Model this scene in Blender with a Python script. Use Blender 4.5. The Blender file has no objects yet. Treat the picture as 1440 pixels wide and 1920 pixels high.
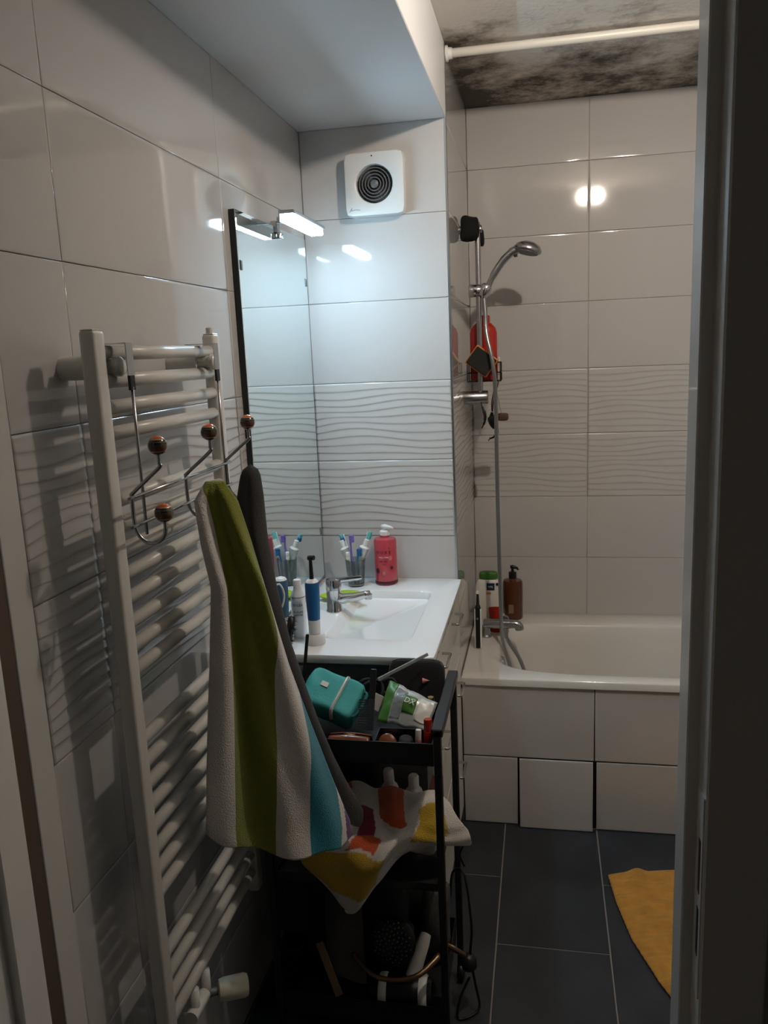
import bpy, bmesh, math, random
from mathutils import Vector, Matrix, noise
random.seed(7)
C = bpy.context.scene.collection
S = bpy.context.scene
PI = math.pi
# ------------------------------------------------------------------ camera, world, exposure
def rx(a): return Matrix.Rotation(math.radians(a), 3, 'X')
def ry(a): return Matrix.Rotation(math.radians(a), 3, 'Y')
def rz(a): return Matrix.Rotation(math.radians(a), 3, 'Z')
Mc = rz(11.3492) @ rx(-11.1131) @ ry(2.512)
cam = bpy.data.cameras.new('camera'); co = bpy.data.objects.new('camera', cam); C.objects.link(co)
cam.sensor_fit = 'HORIZONTAL'; cam.sensor_width = 36; cam.lens = 36*1517.13/1440; cam.clip_start = .02
R3 = Matrix((Mc.col[0], Mc.col[2], -Mc.col[1])).transposed()
co.matrix_world = Matrix.Translation((0, 0, 1.609)) @ R3.to_4x4()
S.camera = co
W = bpy.data.worlds.new('hallway_dusk'); S.world = W; W.use_nodes = True
W.node_tree.nodes['Background'].inputs[0].default_value = (1, .88, .72, 1)
W.node_tree.nodes['Background'].inputs[1].default_value = .017
S.view_settings.view_transform = 'Standard'; S.view_settings.look = 'None'
S.view_settings.gamma = 1; S.view_settings.use_curve_mapping = False
S.view_settings.exposure = 0.0
LAMP_L = 1820.0; LED_L = 134.0
# ------------------------------------------------------------------ dimensions of the room (metres)
XL, XE, YV, YB, XR = -.7258, -.2753, 2.5494, 3.2462, 1.40
YD = .862; ZC = 2.486; ZS = 2.2796; ROW = lambda k: 1.5187+.25*k
# ------------------------------------------------------------------ materials
MATS = {}
def mat(name, col, rough=.5, metal=0., coat=0., bump=0., bscale=200., trans=0., ior=1.45, emit=None, es=0., alpha=None, var=0., vscale=8., sheen=0., spec=None):
    m = bpy.data.materials.new(name); m.use_nodes = True
    nt = m.node_tree; b = nt.nodes['Principled BSDF']
    b.inputs['Base Color'].default_value = (*col, 1); b.inputs['Roughness'].default_value = rough
    b.inputs['Metallic'].default_value = metal; b.inputs['IOR'].default_value = ior
    b.inputs['Coat Weight'].default_value = coat; b.inputs['Coat Roughness'].default_value = .04
    b.inputs['Transmission Weight'].default_value = trans
    if sheen: b.inputs['Sheen Weight'].default_value = sheen
    if spec is not None: b.inputs['Specular IOR Level'].default_value = spec
    if alpha is not None: b.inputs['Alpha'].default_value = alpha
    if emit: b.inputs['Emission Color'].default_value = (*emit, 1); b.inputs['Emission Strength'].default_value = es
    tc = nt.nodes.new('ShaderNodeTexCoord')
    if bump:
        n = nt.nodes.new('ShaderNodeTexNoise'); n.inputs['Scale'].default_value = bscale; n.inputs['Detail'].default_value = 3
        bp = nt.nodes.new('ShaderNodeBump'); bp.inputs['Strength'].default_value = bump; bp.inputs['Distance'].default_value = .002
        nt.links.new(tc.outputs['Object'], n.inputs['Vector']); nt.links.new(n.outputs['Fac'], bp.inputs['Height'])
        nt.links.new(bp.outputs['Normal'], b.inputs['Normal'])
    if var:
        n = nt.nodes.new('ShaderNodeTexNoise'); n.inputs['Scale'].default_value = vscale; n.inputs['Detail'].default_value = 4
        r = nt.nodes.new('ShaderNodeValToRGB')
        r.color_ramp.elements[0].color = (*[max(0, c*(1-var)) for c in col], 1); r.color_ramp.elements[1].color = (*[min(1, c*(1+var)) for c in col], 1)
        r.color_ramp.elements[0].position = .3; r.color_ramp.elements[1].position = .7
        nt.links.new(tc.outputs['Object'], n.inputs['Vector']); nt.links.new(n.outputs['Fac'], r.inputs['Fac'])
        nt.links.new(r.outputs['Color'], b.inputs['Base Color'])
    MATS[name] = m
    return m
M = MATS
mat('tile', (.50, .485, .47), .06, coat=.35, bump=.012, bscale=9)
mat('relief', (.50, .485, .47), .16, coat=.2)
mat('grout', (.52, .48, .44), .9)
mat('paint', (.62, .62, .61), .6, bump=.04, bscale=120)
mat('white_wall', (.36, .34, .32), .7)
mat('soffit', (.71, .72, .735), .45, bump=.03, bscale=150)
mat('jamb', (.82, .82, .81), .28, coat=.25)
mat('casing', (.60, .58, .55), .5)
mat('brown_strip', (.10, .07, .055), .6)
mat('black', (.006, .006, .007), .4)
mat('black_metal', (.012, .012, .013), .42)
mat('black_soft', (.008, .008, .009), .75, bump=.3, bscale=60)
mat('chrome', (.62, .62, .63), .12, 1)
mat('chrome_dull', (.45, .45, .46), .25, 1)
mat('alu', (.55, .57, .58), .3, 1)
mat('rad', (.66, .64, .60), .3, coat=.1)
mat('ceramic', (.86, .87, .88), .07, coat=.4)
mat('enamel', (.68, .66, .62), .12, coat=.3)
mat('lacquer', (.66, .65, .60), .3)
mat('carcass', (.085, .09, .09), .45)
mat('plastic_white', (.74, .74, .72), .35)
mat('plastic_cream', (.62, .58, .46), .45)
mat('rod_paint', (.60, .575, .52), .35)
mat('plastic_grey', (.12, .12, .12), .45)
mat('fan_inner', (.055, .055, .055), .4)
mat('fan_white', (.66, .68, .67), .3)
mat('mirror', (.84, .9, .89), .004, 1)
mat('mirror_edge', (.012, .016, .017), .3)
mat('slate', (.021, .025, .031), .40, bump=.15, bscale=90, var=.38, vscale=5)
mat('floor_grout', (.22, .20, .18), .9)
mat('orange_mat', (.46, .215, .03), .9, bump=.6, bscale=260, var=.15, vscale=30, sheen=.2)
mat('teal', (.045, .34, .33), .65, bump=.2, bscale=180)
mat('teal_dark', (.02, .17, .17), .7)
mat('blue', (.015, .12, .32), .35)
mat('blue_grey', (.05, .13, .22), .35)
mat('red', (.36, .018, .010), .22, coat=.3)
mat('pink_gel', (.50, .06, .085), .12, coat=.4, trans=.1)
mat('clear', (.85, .9, .9), .06, trans=.92, ior=1.45)
mat('smoke_glass', (.55, .60, .60), .04, trans=.95, ior=1.45)
mat('amber', (.085, .022, .006), .18, coat=.3)
mat('amber2', (.15, .038, .010), .28, coat=.15)
mat('green', (.045, .155, .02), .4)
mat('lime', (.33, .50, .02), .35)
mat('pack_white', (.70, .68, .62), .3)
mat('foil', (.50, .53, .53), .35, .35)
mat('navy', (.012, .016, .075), .4)
mat('comb', (.02, .024, .03), .35)
mat('orange', (.62, .20, .03), .6)
mat('purple', (.18, .13, .50), .4)
mat('teal_light', (.10, .42, .42), .4)
mat('pinkred', (.55, .16, .16), .3)
mat('gold', (.6, .42, .12), .2, 1)
mat('bronze', (.20, .13, .075), .32, .8)
mat('beige', (.20, .13, .07), .6)
mat('dark_red', (.06, .012, .010), .6)
mat('brown', (.07, .035, .015), .5)
mat('hose', (.36, .37, .37), .28, .9)
mat('mitt', (.003, .003, .003), .95, bump=.8, bscale=120)
mat('sponge', (.02, .02, .018), .95, bump=.8, bscale=300)
mat('grey_towel', (.030, .028, .028), .95, bump=.9, bscale=330, sheen=.1)
mat('ink', (.05, .008, .015), .5)
mat('ink_grey', (.12, .14, .15), .5)
mat('ink_white', (.75, .75, .75), .5)
mat('dark_cloth', (.010, .011, .014), .9, bump=.5, bscale=120)
mat('grey_cloth', (.06, .058, .055), .9, bump=.5, bscale=120)
mat('led', (.9, .95, 1), .3, emit=(.54, .80, 1.0), es=LED_L)
mat('bulb', (1, .95, .88), .3, emit=(1.0, .875, .745), es=LAMP_L)
def skewed_glow(m, aim, lo, strength):
    # uneven glow put into the bulb's emission to keep the left wall dimmer
    nt = m.node_tree; b = nt.nodes['Principled BSDF']; g = nt.nodes.new('ShaderNodeNewGeometry')
    dp = nt.nodes.new('ShaderNodeVectorMath'); dp.operation = 'DOT_PRODUCT'; dp.inputs[1].default_value = Vector(aim).normalized(); nt.links.new(g.outputs['Normal'], dp.inputs[0])
    mr_ = nt.nodes.new('ShaderNodeMapRange'); mr_.inputs[1].default_value = -.30; mr_.inputs[2].default_value = .85; mr_.inputs[3].default_value = lo*strength; mr_.inputs[4].default_value = strength
    nt.links.new(dp.outputs['Value'], mr_.inputs[0]); nt.links.new(mr_.outputs[0], b.inputs['Emission Strength'])
skewed_glow(M['bulb'], (.56, .70, -.38), .07, LAMP_L)
# ceiling paint with mould: dark blotches that thicken towards the damp back wall and corner
def mould():
    m = bpy.data.materials.new('mouldy_ceiling'); m.use_nodes = True; nt = m.node_tree; b = nt.nodes['Principled BSDF']
    b.inputs['Roughness'].default_value = .8
    tc = nt.nodes.new('ShaderNodeTexCoord'); sep = nt.nodes.new('ShaderNodeSeparateXYZ')
    ge = nt.nodes.new('ShaderNodeNewGeometry'); nt.links.new(ge.outputs['Position'], sep.inputs[0])
    def nz(sc, det, rough=.6):
        n = nt.nodes.new('ShaderNodeTexNoise'); n.inputs['Scale'].default_value = sc; n.inputs['Detail'].default_value = det; n.inputs['Roughness'].default_value = rough
        nt.links.new(ge.outputs['Position'], n.inputs['Vector']); return n.outputs['Fac']
    def mth(op, a, b_=None, cl=False):
        n = nt.nodes.new('ShaderNodeMath'); n.operation = op; n.use_clamp = cl
        for i, v in enumerate((a, b_)):
            if v is None: continue
            if isinstance(v, (int, float)): n.inputs[i].default_value = v
            else: nt.links.new(v, n.inputs[i])
        return n.outputs[0]
    def rng(v, a, b_):
        n = nt.nodes.new('ShaderNodeMapRange'); n.inputs[1].default_value = a; n.inputs[2].default_value = b_; n.interpolation_type = 'SMOOTHSTEP'
        nt.links.new(v, n.inputs[0]); return n.outputs[0]
    back = rng(sep.outputs[1], 2.50, 3.24); near = rng(sep.outputs[1], 2.30, 2.60)
    left = rng(sep.outputs[0], -.02, -.26)
    damp = mth('ADD', mth('MULTIPLY', back, .30), mth('MULTIPLY', left, mth('MULTIPLY', near, .20)))
    damp = mth('ADD', damp, mth('MULTIPLY', near, .12))
    blot = mth('ADD', mth('MULTIPLY', nz(4.5, 9, .66), 1.55), mth('MULTIPLY', nz(45, 4), .30))
    f = mth('ADD', damp, blot)
    r = nt.nodes.new('ShaderNodeValToRGB'); e = r.color_ramp.elements
    e[0].position = .72; e[0].color = (.80, .76, .70, 1); e[1].position = 1.0; e[1].color = (.085, .068, .055, 1)
    x = e.new(.84); x.color = (.52, .47, .42, 1); x = e.new(.96); x.color = (.19, .16, .13, 1)
    f2 = mth('MULTIPLY', f, .70)
    nt.links.new(f2, r.inputs['Fac']); nt.links.new(r.outputs['Color'], b.inputs['Base Color'])
    bp = nt.nodes.new('ShaderNodeBump'); bp.inputs['Strength'].default_value = .3; bp.inputs['Distance'].default_value = .004
    nt.links.new(nz(60, 5), bp.inputs['Height']); nt.links.new(bp.outputs['Normal'], b.inputs['Normal'])
    M['ceiling'] = m
mould()
def terry(name, stops):
    """towel cloth: printed bands along UV.x, constant ramp"""
    m = bpy.data.materials.new(name); m.use_nodes = True; nt = m.node_tree; b = nt.nodes['Principled BSDF']
    b.inputs['Roughness'].default_value = .95; b.inputs['Sheen Weight'].default_value = .25
    tc = nt.nodes.new('ShaderNodeTexCoord')
    if stops is None:
        a = nt.nodes.new('ShaderNodeVertexColor'); a.layer_name = 'dye'; nt.links.new(a.outputs['Color'], b.inputs['Base Color'])
    else:
        sep = nt.nodes.new('ShaderNodeSeparateXYZ'); nt.links.new(tc.outputs['UV'], sep.inputs[0])
        r = nt.nodes.new('ShaderNodeValToRGB'); r.color_ramp.interpolation = 'CONSTANT'; e = r.color_ramp.elements
        e[0].position = 0; e[0].color = (*stops[0][1], 1); e[1].position = stops[1][0]; e[1].color = (*stops[1][1], 1)
        for p, c in stops[2:]: x = e.new(p); x.color = (*c, 1)
        nt.links.new(sep.outputs[0], r.inputs['Fac']); nt.links.new(r.outputs['Color'], b.inputs['Base Color'])
    n = nt.nodes.new('ShaderNodeTexNoise'); n.inputs['Scale'].default_value = 420; n.inputs['Detail'].default_value = 3
    bp = nt.nodes.new('ShaderNodeBump'); bp.inputs['Strength'].default_value = 1; bp.inputs['Distance'].default_value = .003
    nt.links.new(tc.outputs['Object'], n.inputs['Vector']); nt.links.new(n.outputs['Fac'], bp.inputs['Height']); nt.links.new(bp.outputs['Normal'], b.inputs['Normal'])
    M[name] = m
WT = (.68, .64, .60)
terry('striped_terry', [(0, WT), (.1, (.19, .21, .012)), (.2, WT), (.3, (.0, .20, .27)), (.4, WT), (.5, (.09, .012, .14))])
terry('dyed_terry', None)
def balls_mat():
    m = bpy.data.materials.new('striped_ball'); m.use_nodes = True; nt = m.node_tree; b = nt.nodes['Principled BSDF']
    b.inputs['Roughness'].default_value = .12; b.inputs['Coat Weight'].default_value = .5
    tc = nt.nodes.new('ShaderNodeTexCoord'); sep = nt.nodes.new('ShaderNodeSeparateXYZ'); nt.links.new(tc.outputs['UV'], sep.inputs[0])
    r = nt.nodes.new('ShaderNodeValToRGB'); r.color_ramp.interpolation = 'CONSTANT'; e = r.color_ramp.elements
    cols = [(0, (.42, .10, .02)), (.10, (.10, .02, .01)), (.20, (.012, .01, .01)), (.27, (.45, .35, .22)), (.31, (.14, .035, .012)), (.44, (.075, .05, .025)), (.55, (.02, .02, .016)), (.60, (.10, .09, .06)), (.66, (.012, .012, .012)), (.71, (.45, .36, .25)), (.745, (.62, .11, .012))]
    e[0].position = 0; e[0].color = (*cols[0][1], 1); e[1].position = cols[1][0]; e[1].color = (*cols[1][1], 1)
    for p, c in cols[2:]: x = e.new(p); x.color = (*c, 1)
    nt.links.new(sep.outputs[1], r.inputs['Fac']); nt.links.new(r.outputs['Color'], b.inputs['Base Color'])
    M['striped_ball'] = m
balls_mat()
# ------------------------------------------------------------------ builders
ORG = {}
def org(p): return ORG.get(p.name, Vector((0, 0, 0))) if p else Vector((0, 0, 0))
def link(name, me, m, parent=None, loc=None, rot=None, smooth=False):
    """link a mesh; loc is its world origin; without loc the mesh is in world coordinates and is moved to the origin of its parent (or to its own base)"""
    if m is not None and len(me.materials) == 0: me.materials.append(M[m] if isinstance(m, str) else m)
    if loc is None:
        if parent: o_ = org(parent)
        else:
            xs = [v.co for v in me.vertices]
            o_ = Vector(((min(v.x for v in xs)+max(v.x for v in xs))/2, (min(v.y for v in xs)+max(v.y for v in xs))/2, min(v.z for v in xs)))
        me.transform(Matrix.Translation(-o_)); loc = o_
    loc = Vector(loc)
    ob = bpy.data.objects.new(name, me); C.objects.link(ob)
    if smooth:
        for p in me.polygons: p.use_smooth = True
    if parent: ob.parent = parent; ob.location = loc-org(parent)
    else: ob.location = loc
    if rot: ob.rotation_euler = rot
    ORG[ob.name] = loc
    return ob
def raw(name, vs, fs, uv=None):
    me = bpy.data.meshes.new(name); me.from_pydata([tuple(v) for v in vs], [], fs)
    if uv:
        l = me.uv_layers.new(name='UVMap')
        for lp in me.loops: l.data[lp.index].uv = uv[lp.vertex_index]
    me.update(); return me
def bm2me(name, bm):
    me = bpy.data.meshes.new(name); bmesh.ops.recalc_face_normals(bm, faces=bm.faces); bm.to_mesh(me); bm.free(); return me
def tag(o, label, cat, group=None):
    o['label'] = label; o['category'] = cat
    if group: o['group'] = group
    return o
def struct(o): o['kind'] = 'structure'; return o
def thing(name, loc, label, cat, group=None):
    o = bpy.data.objects.new(name, None); C.objects.link(o); o.location = loc; o.empty_display_size = .02
    ORG[o.name] = Vector(loc); return tag(o, label, cat, group)
def boxme(name, x0, x1, y0, y1, z0, z1, bev=0., seg=2):
    bm = bmesh.new(); bmesh.ops.create_cube(bm, size=1)
    bmesh.ops.scale(bm, vec=(x1-x0, y1-y0, z1-z0), verts=bm.verts); bmesh.ops.translate(bm, vec=((x0+x1)/2, (y0+y1)/2, (z0+z1)/2), verts=bm.verts)
    if bev: bmesh.ops.bevel(bm, geom=bm.edges[:], offset=bev, segments=seg, affect='EDGES', profile=.5)
    return bm2me(name, bm)
def box(name, x0, x1, y0, y1, z0, z1, m, parent=None, bev=0., seg=2, xf=None):
    me = boxme(name, x0, x1, y0, y1, z0, z1, bev, seg)
    if xf: me.transform(xf)
    return link(name, me, m, parent)
def ringme(name, rings, closed_ends=(True, True), uv=False):
    """skin through rings of equal vertex count"""
    n = len(rings[0]); vs = [v for r in rings for v in r]; fs = []
    for i in range(len(rings)-1):
        for j in range(n): fs.append((i*n+j, i*n+(j+1) % n, (i+1)*n+(j+1) % n, (i+1)*n+j))
    if closed_ends[0]: fs.append(tuple(range(n))[::-1])
    if closed_ends[1]: fs.append(tuple((len(rings)-1)*n+j for j in range(n)))
    bm = bmesh.new(); bv = [bm.verts.new(v) for v in vs]
    for f in fs: bm.faces.new([bv[i] for i in f])
    return bm2me(name, bm)
def tubeme(name, pts, r, n=10, cyc=False):
    pts = [Vector(p) for p in pts]; rs = r if isinstance(r, (list, tuple)) else [r]*len(pts)
    rings = []; N = None
    for i, p in enumerate(pts):
        a = pts[i-1] if (i > 0 or cyc) else p; b = pts[(i+1) % len(pts)] if (i < len(pts)-1 or cyc) else p
        t = (b-a).normalized()
        if N is None: N = t.orthogonal().normalized()
        else: N = (N-t*N.dot(t)).normalized()
        B = t.cross(N); rings.append([p+(N*math.cos(2*PI*k/n)+B*math.sin(2*PI*k/n))*rs[i] for k in range(n)])
    if cyc: rings.append(rings[0])
    return ringme(name, rings, (not cyc, not cyc))
def spline(pts, k=6, cyc=False):
    pts = [Vector(p) for p in pts]; out = []; n = len(pts)
    for i in range(n if cyc else n-1):
        g = (lambda j: pts[j % n]) if cyc else (lambda j: pts[min(max(j, 0), n-1)])
        p0, p1, p2, p3 = g(i-1), g(i), g(i+1), g(i+2)
        for s in range(k):
            t = s/k; out.append(.5*((2*p1)+(p2-p0)*t+(2*p0-5*p1+4*p2-p3)*t*t+(3*p1-p0-3*p2+p3)*t**3))
    if not cyc: out.append(pts[-1])
    return out
def tube(name, pts, r, m, parent=None, n=10, cyc=False): return link(name, tubeme(name, pts, r, n, cyc), m, parent, smooth=True)
def fillet_smooth(o, ang=40):
    for p in o.data.polygons: p.use_smooth = True
    md = o.modifiers.new('es', 'EDGE_SPLIT'); md.split_angle = math.radians(ang)
    return o
def latheme(name, prof, xf=None, n=24, sx=1., sy=1.):
    rings = [[Vector((r*math.cos(2*PI*k/n)*sx, r*math.sin(2*PI*k/n)*sy, z)) for k in range(n)] for r, z in prof]
    me = ringme(name, rings)
    if xf: me.transform(xf)
    return me
def lathe(name, prof, xf, m, parent=None, n=24, sx=1., sy=1., ang=40): return fillet_smooth(link(name, latheme(name, prof, xf, n, sx, sy), m, parent), ang)
def T(x, y, z): return Matrix.Translation((x, y, z))
def along(p, q):
    """matrix taking local z onto the direction p->q, at p"""
    d = Vector(q)-Vector(p); return T(*p) @ d.to_track_quat('Z', 'Y').to_matrix().to_4x4()
def ballme(name, r, c, n=20, k=12):
    vs = []; uv = []; fs = []
    for i in range(k+1):
        a = -PI/2+PI*i/k
        for j in range(n): vs.append((c[0]+r*math.cos(a)*math.cos(2*PI*j/n), c[1]+r*math.cos(a)*math.sin(2*PI*j/n), c[2]+r*math.sin(a))); uv.append((j/n, i/k))
    for i in range(k):
        for j in range(n): fs.append((i*n+j, i*n+(j+1) % n, (i+1)*n+(j+1) % n, (i+1)*n+j))
    return raw(name, vs, fs, uv)
def ball(name, r, c, m, parent=None): return link(name, ballme(name, r, c), m, parent, smooth=True)
def text(name, s, size, xf, m, parent, ext=.0004):
    cu = bpy.data.curves.new(name, 'FONT'); cu.body = s; cu.size = size; cu.extrude = ext; cu.align_x = 'CENTER'; cu.resolution_u = 2
    t = bpy.data.objects.new(name, cu); C.objects.link(t)
    dg = bpy.context.evaluated_depsgraph_get(); me = bpy.data.meshes.new_from_object(t.evaluated_get(dg))
    bpy.data.objects.remove(t); me.materials.clear(); me.transform(xf); return link(name, me, m, parent)
FACE = Matrix(((1, 0, 0, 0), (0, 0, -1, 0), (0, 1, 0, 0), (0, 0, 0, 1)))      # text plane turned to face -Y
def grid(name, P, nu, nv, uvf=None):
    vs = []; uv = []; fs = []
    for j in range(nv+1):
        for i in range(nu+1): vs.append(P(i/nu, j/nv)); uv.append(uvf(i/nu, j/nv) if uvf else (i/nu, j/nv))
    for j in range(nv):
        for i in range(nu): a = j*(nu+1)+i; fs.append((a, a+1, a+nu+2, a+nu+1))
    return raw(name, vs, fs, uv)
def solid(o, t, sub=0):
    md = o.modifiers.new('so', 'SOLIDIFY'); md.thickness = t; md.offset = 0
    if sub: s = o.modifiers.new('su', 'SUBSURF'); s.levels = sub; s.render_levels = sub
    return o
def interp(tab, x):
    for i in range(len(tab)-1):
        a, b = tab[i], tab[i+1]
        if x <= b[0] or i == len(tab)-2:
            t = (x-a[0])/(b[0]-a[0]); return [p+(q-p)*t for p, q in zip(a[1:], b[1:])]
# ------------------------------------------------------------------ room shell
G = .007     # tile thickness
wall_left = struct(box('wall_left', XL-.15, XL-G, -.2, YV+.9, 0, ZC+.1, 'grout'))
wall_inner = struct(box('wall_inner', XL-.01, XE-G, YV+G, YB+.1, 0, ZC, 'grout'))
wall_back = struct(box('wall_back', XE-G, XR+.1, YB+G, YB+.15, 0, ZC+.1, 'grout'))
wall_right = struct(box('wall_right', XR, XR+.12, YD-.2, YB+.15, 0, ZC+.1, 'white_wall'))
floor = struct(box('floor', XL-.15, XR+.12, -1.4, YB+.1, -.06, -.002, 'floor_grout'))
ceiling = struct(box('ceiling', XL-.15, XR+.12, YD-.12, YB+.15, ZC, ZC+.1, 'ceiling'))
soffit = struct(box('trim_1', XL-.005, XE, YD, YV+.004, ZS, ZC, 'soffit', bev=.002, seg=1))
# front wall with the doorway (opening -.680 .. .1435)
def front_wall():
    bm = bmesh.new()
    for x0, x1, z0, z1 in ((.19, XR+.12, 0, ZC+.1), (XL-.15, -.727, 0, ZC+.1), (-.727, .19, 2.09, ZC+.1)):
        r = bmesh.ops.create_cube(bm, size=1)['verts']
        bmesh.ops.scale(bm, vec=(x1-x0, .085, z1-z0), verts=r); bmesh.ops.translate(bm, vec=((x0+x1)/2, .8175, (z0+z1)/2), verts=r)
    return struct(link('wall_front', bm2me('wall_front', bm), 'white_wall'))
front_wall()
# door frame: a stepped profile, room side face A, rebate step, rebate face, architrave
def frame_side(s, xa, name):
    X = lambda d: xa+s*d
    prof = [(X(0), .862), (X(0), .8135), (X(.0015), .812), (X(.0122), .812), (X(.0135), .8105), (X(.0135), .775), (X(.0155), .773), (X(.075), .773), (X(.077), .775), (X(.077), .78), (X(.0465), .78), (X(.0465), .866), (X(.002), .866)]
    rings = [[Vector((x, y, z)) for x, y in prof] for z in (0, 2.09)]
    return link(name, ringme(name, rings), 'jamb')
door_frame = thing('door_1', (-.27, .82, 0), 'painted white door frame around the doorway', 'door frame'); door_frame['kind'] = 'structure'
for k in ('label', 'category'): del door_frame[k]
def under(o, p):
    o.parent = p; o.location = ORG[o.name]-org(p); return o
fr = frame_side(1, .1435, 'jamb'); under(fr, door_frame)
fl = frame_side(-1, -.680, 'jamb'); under(fl, door_frame)
box('lintel', -.68, .1435, .775, .862, 2.05, 2.09, 'jamb', door_frame)
sp = box('strike_plate', .1555, .1572, .778, .806, .93, 1.16, 'jamb', fr)
for z0, z1 in ((1.048, 1.108), (.975, 1.030)):
    link('slot', boxme('slot', .1550, .1573, .7855, .7935, z0, z1), 'black', sp)
# left reveal between doorway and tiled wall: smooth casing and a dark brown strip
struct(box('trim_2', XL-G, XL+.001, .953, 1.004, 0, ZC, 'casing', bev=.001, seg=1))
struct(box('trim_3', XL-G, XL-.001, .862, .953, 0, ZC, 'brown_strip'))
# ------------------------------------------------------------------ tiles
cache = {}
def tile_flat(w, h):
    key = ('f', round(w, 4), round(h, 4))
    if key in cache: return cache[key]
    vs = []
    for ins, y in ((0, G), (0, .0011), (.0004, .0004), (.0013, .00012), (.006, 0)):
        a, b = w/2-ins, h/2-ins; vs += [(-a, y, -b), (a, y, -b), (a, y, b), (-a, y, b)]
    fs = []
    for r in range(4):
        for j in range(4): fs.append((r*4+j, r*4+(j+1) % 4, (r+1)*4+(j+1) % 4, (r+1)*4+j))
    fs.append((16, 17, 18, 19)); me = raw('tile', vs, fs); me.materials.append(M['tile']); 
    for p in me.polygons: p.use_smooth = p.index >= 4
    cache[key] = me; return me
def wave_lines(u):
    """heights (0..1 of the tile) of the 11 wavy ledges at distance u along the tile"""
    n = 11; q = 2*PI*u/.684; out = [0.]
    for k in range(1, n):
        env = math.sin(PI*k/n)**.6
        a = env*(.62*math.sin(q+.42*k+.4)+.40*math.sin(2*q-.75*k+1.3))
        out.append((k+.60*a)/n)
    out.append(1.); 
    for k in range(1, n+1): out[k] = max(out[k], out[k-1]+.028)
    s = out[-1]; return [x/s for x in out]
def tile_relief(w, h, u0=0.):
    key = ('r', round(w, 4), round(h, 4), round(u0, 3))
    if key in cache: return cache[key]
    nx = max(20, int(w/.008)); prof = [(0, .0002), (.2, .0004), (.55, .0009), (.82, .00150), (.91, .00142), (.97, .0005)]
    vs = []; rows = None
    for i in range(nx+1):
        u = w*i/nx; L = wave_lines(u+u0); col = []
        for k in range(11):
            top, bot = 1-L[k], 1-L[k+1]      # from the top edge downwards
            amp = min(1., (top-bot)*11*1.0)
            for s, hh in prof: col.append((h/2-(1-(top+(bot-top)*s))*h, hh*amp))
        col.append((-h/2, .0002)); rows = len(col)
        for z, d in col: vs.append((u-w/2, -d+.0002, z))
    fs = []
    for i in range(nx):
        for j in range(rows-1): a = i*rows+j; fs.append((a, a+1, a+rows+1, a+rows))
    n0 = len(vs)                              # skirt back to the wall
    loop = [j for j in range(rows)]+[i*rows+rows-1 for i in range(1, nx+1)]+[nx*rows+j for j in range(rows-2, -1, -1)]+[i*rows for i in range(nx-1, 0, -1)]
    for a in loop: vs.append((vs[a][0], G, vs[a][2]))
    for t in range(len(loop)): fs.append((loop[t], loop[(t+1) % len(loop)], n0+(t+1) % len(loop), n0+t))
    bm = bmesh.new(); bv = [bm.verts.new(v) for v in vs]
    for f in fs: bm.faces.new([bv[i] for i in f])
    me = bm2me('tile', bm); me.materials.append(M['relief'])
    for p in me.polygons: p.use_smooth = p.index < nx*(rows-1)
    cache[key] = me; return me
def lay(parent, axis, fixed, cols, rows, gap=.0011):
    """axis 'x': tiles in the plane y=fixed facing -y ; 'y': tiles in the plane x=fixed facing +x"""
    for (a, b) in cols:
        for (z0, z1, rel) in rows:
            w, h = b-a-gap, z1-z0-gap
            me = tile_relief(w, h) if rel else tile_flat(w, h)
            c = (a+b)/2; loc = (c, fixed, (z0+z1)/2) if axis == 'x' else (fixed, c, (z0+z1)/2)
            link('tile', me, None, parent, loc, None if axis == 'x' else (0, 0, PI/2))
def rws(lo, hi, top):
    out = []
    for k in range(lo, hi+1):
        z0, z1 = max(ROW(k), .001), min(ROW(k+1), top)
        if k == hi: z1 = top
        out.append((z0, z1, k in (-1, -2)))
    return out
lay(wall_left, 'y', XL, [(1.005, 1.183), (1.183, 1.8662), (1.8662, YV)], rws(-6, 2, ZS))
lay(wall_inner, 'x', YV, [(XL, XE-.004)], rws(-6, 2, ZS))
lay(wall_inner, 'y', XE, [(YV+.006, YB)], rws(-4, 3, ZC))
lay(wall_back, 'x', YB, [(XE, .1716), (.1716, .8556), (.8556, XR)], rws(-4, 3, ZC))
# chrome corner trim
prof = [(XE-.006, YV-.0012), (XE-.0005, YV-.001), (XE+.0012, YV+.0012), (XE+.0012, YV+.008), (XE-.003, YV+.008), (XE-.006, YV+.006)]
struct(link('trim_4', ringme('trim_4', [[Vector((x, y, z)) for x, y in prof] for z in (0, ZC)]), 'alu'))
# floor tiles, 30 x 60 staggered
me_cache = {}
def floor_tile(x0, x1, y0, y1):
    w, d = x1-x0-.004, y1-y0-.004; key = (round(w, 3), round(d, 3))
    if key not in me_cache: me_cache[key] = boxme('floor_tile', -w/2, w/2, -d/2, d/2, -.006, 0, .0008, 1); me_cache[key].materials.append(M['slate'])
    link('tile', me_cache[key], None, floor, ((x0+x1)/2, (y0+y1)/2, 0))
for i in range(-2, 5):
    x0, x1 = -.1331+i*.3043, -.1331+(i+1)*.3043; x0c, x1c = max(x0, XL), min(x1, XR)
    y = 2.57 if i % 2 == 0 else 2.2615
    if x1c-x0c < .02: continue
    ys = [y+k*.6 for k in range(-4, 3)]
    for a, b in zip(ys, ys[1:]):
        a2, b2 = max(a, .80), min(b, 2.5565)
        if b2-a2 > .02: floor_tile(x0c, x1c, a2, b2)
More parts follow.
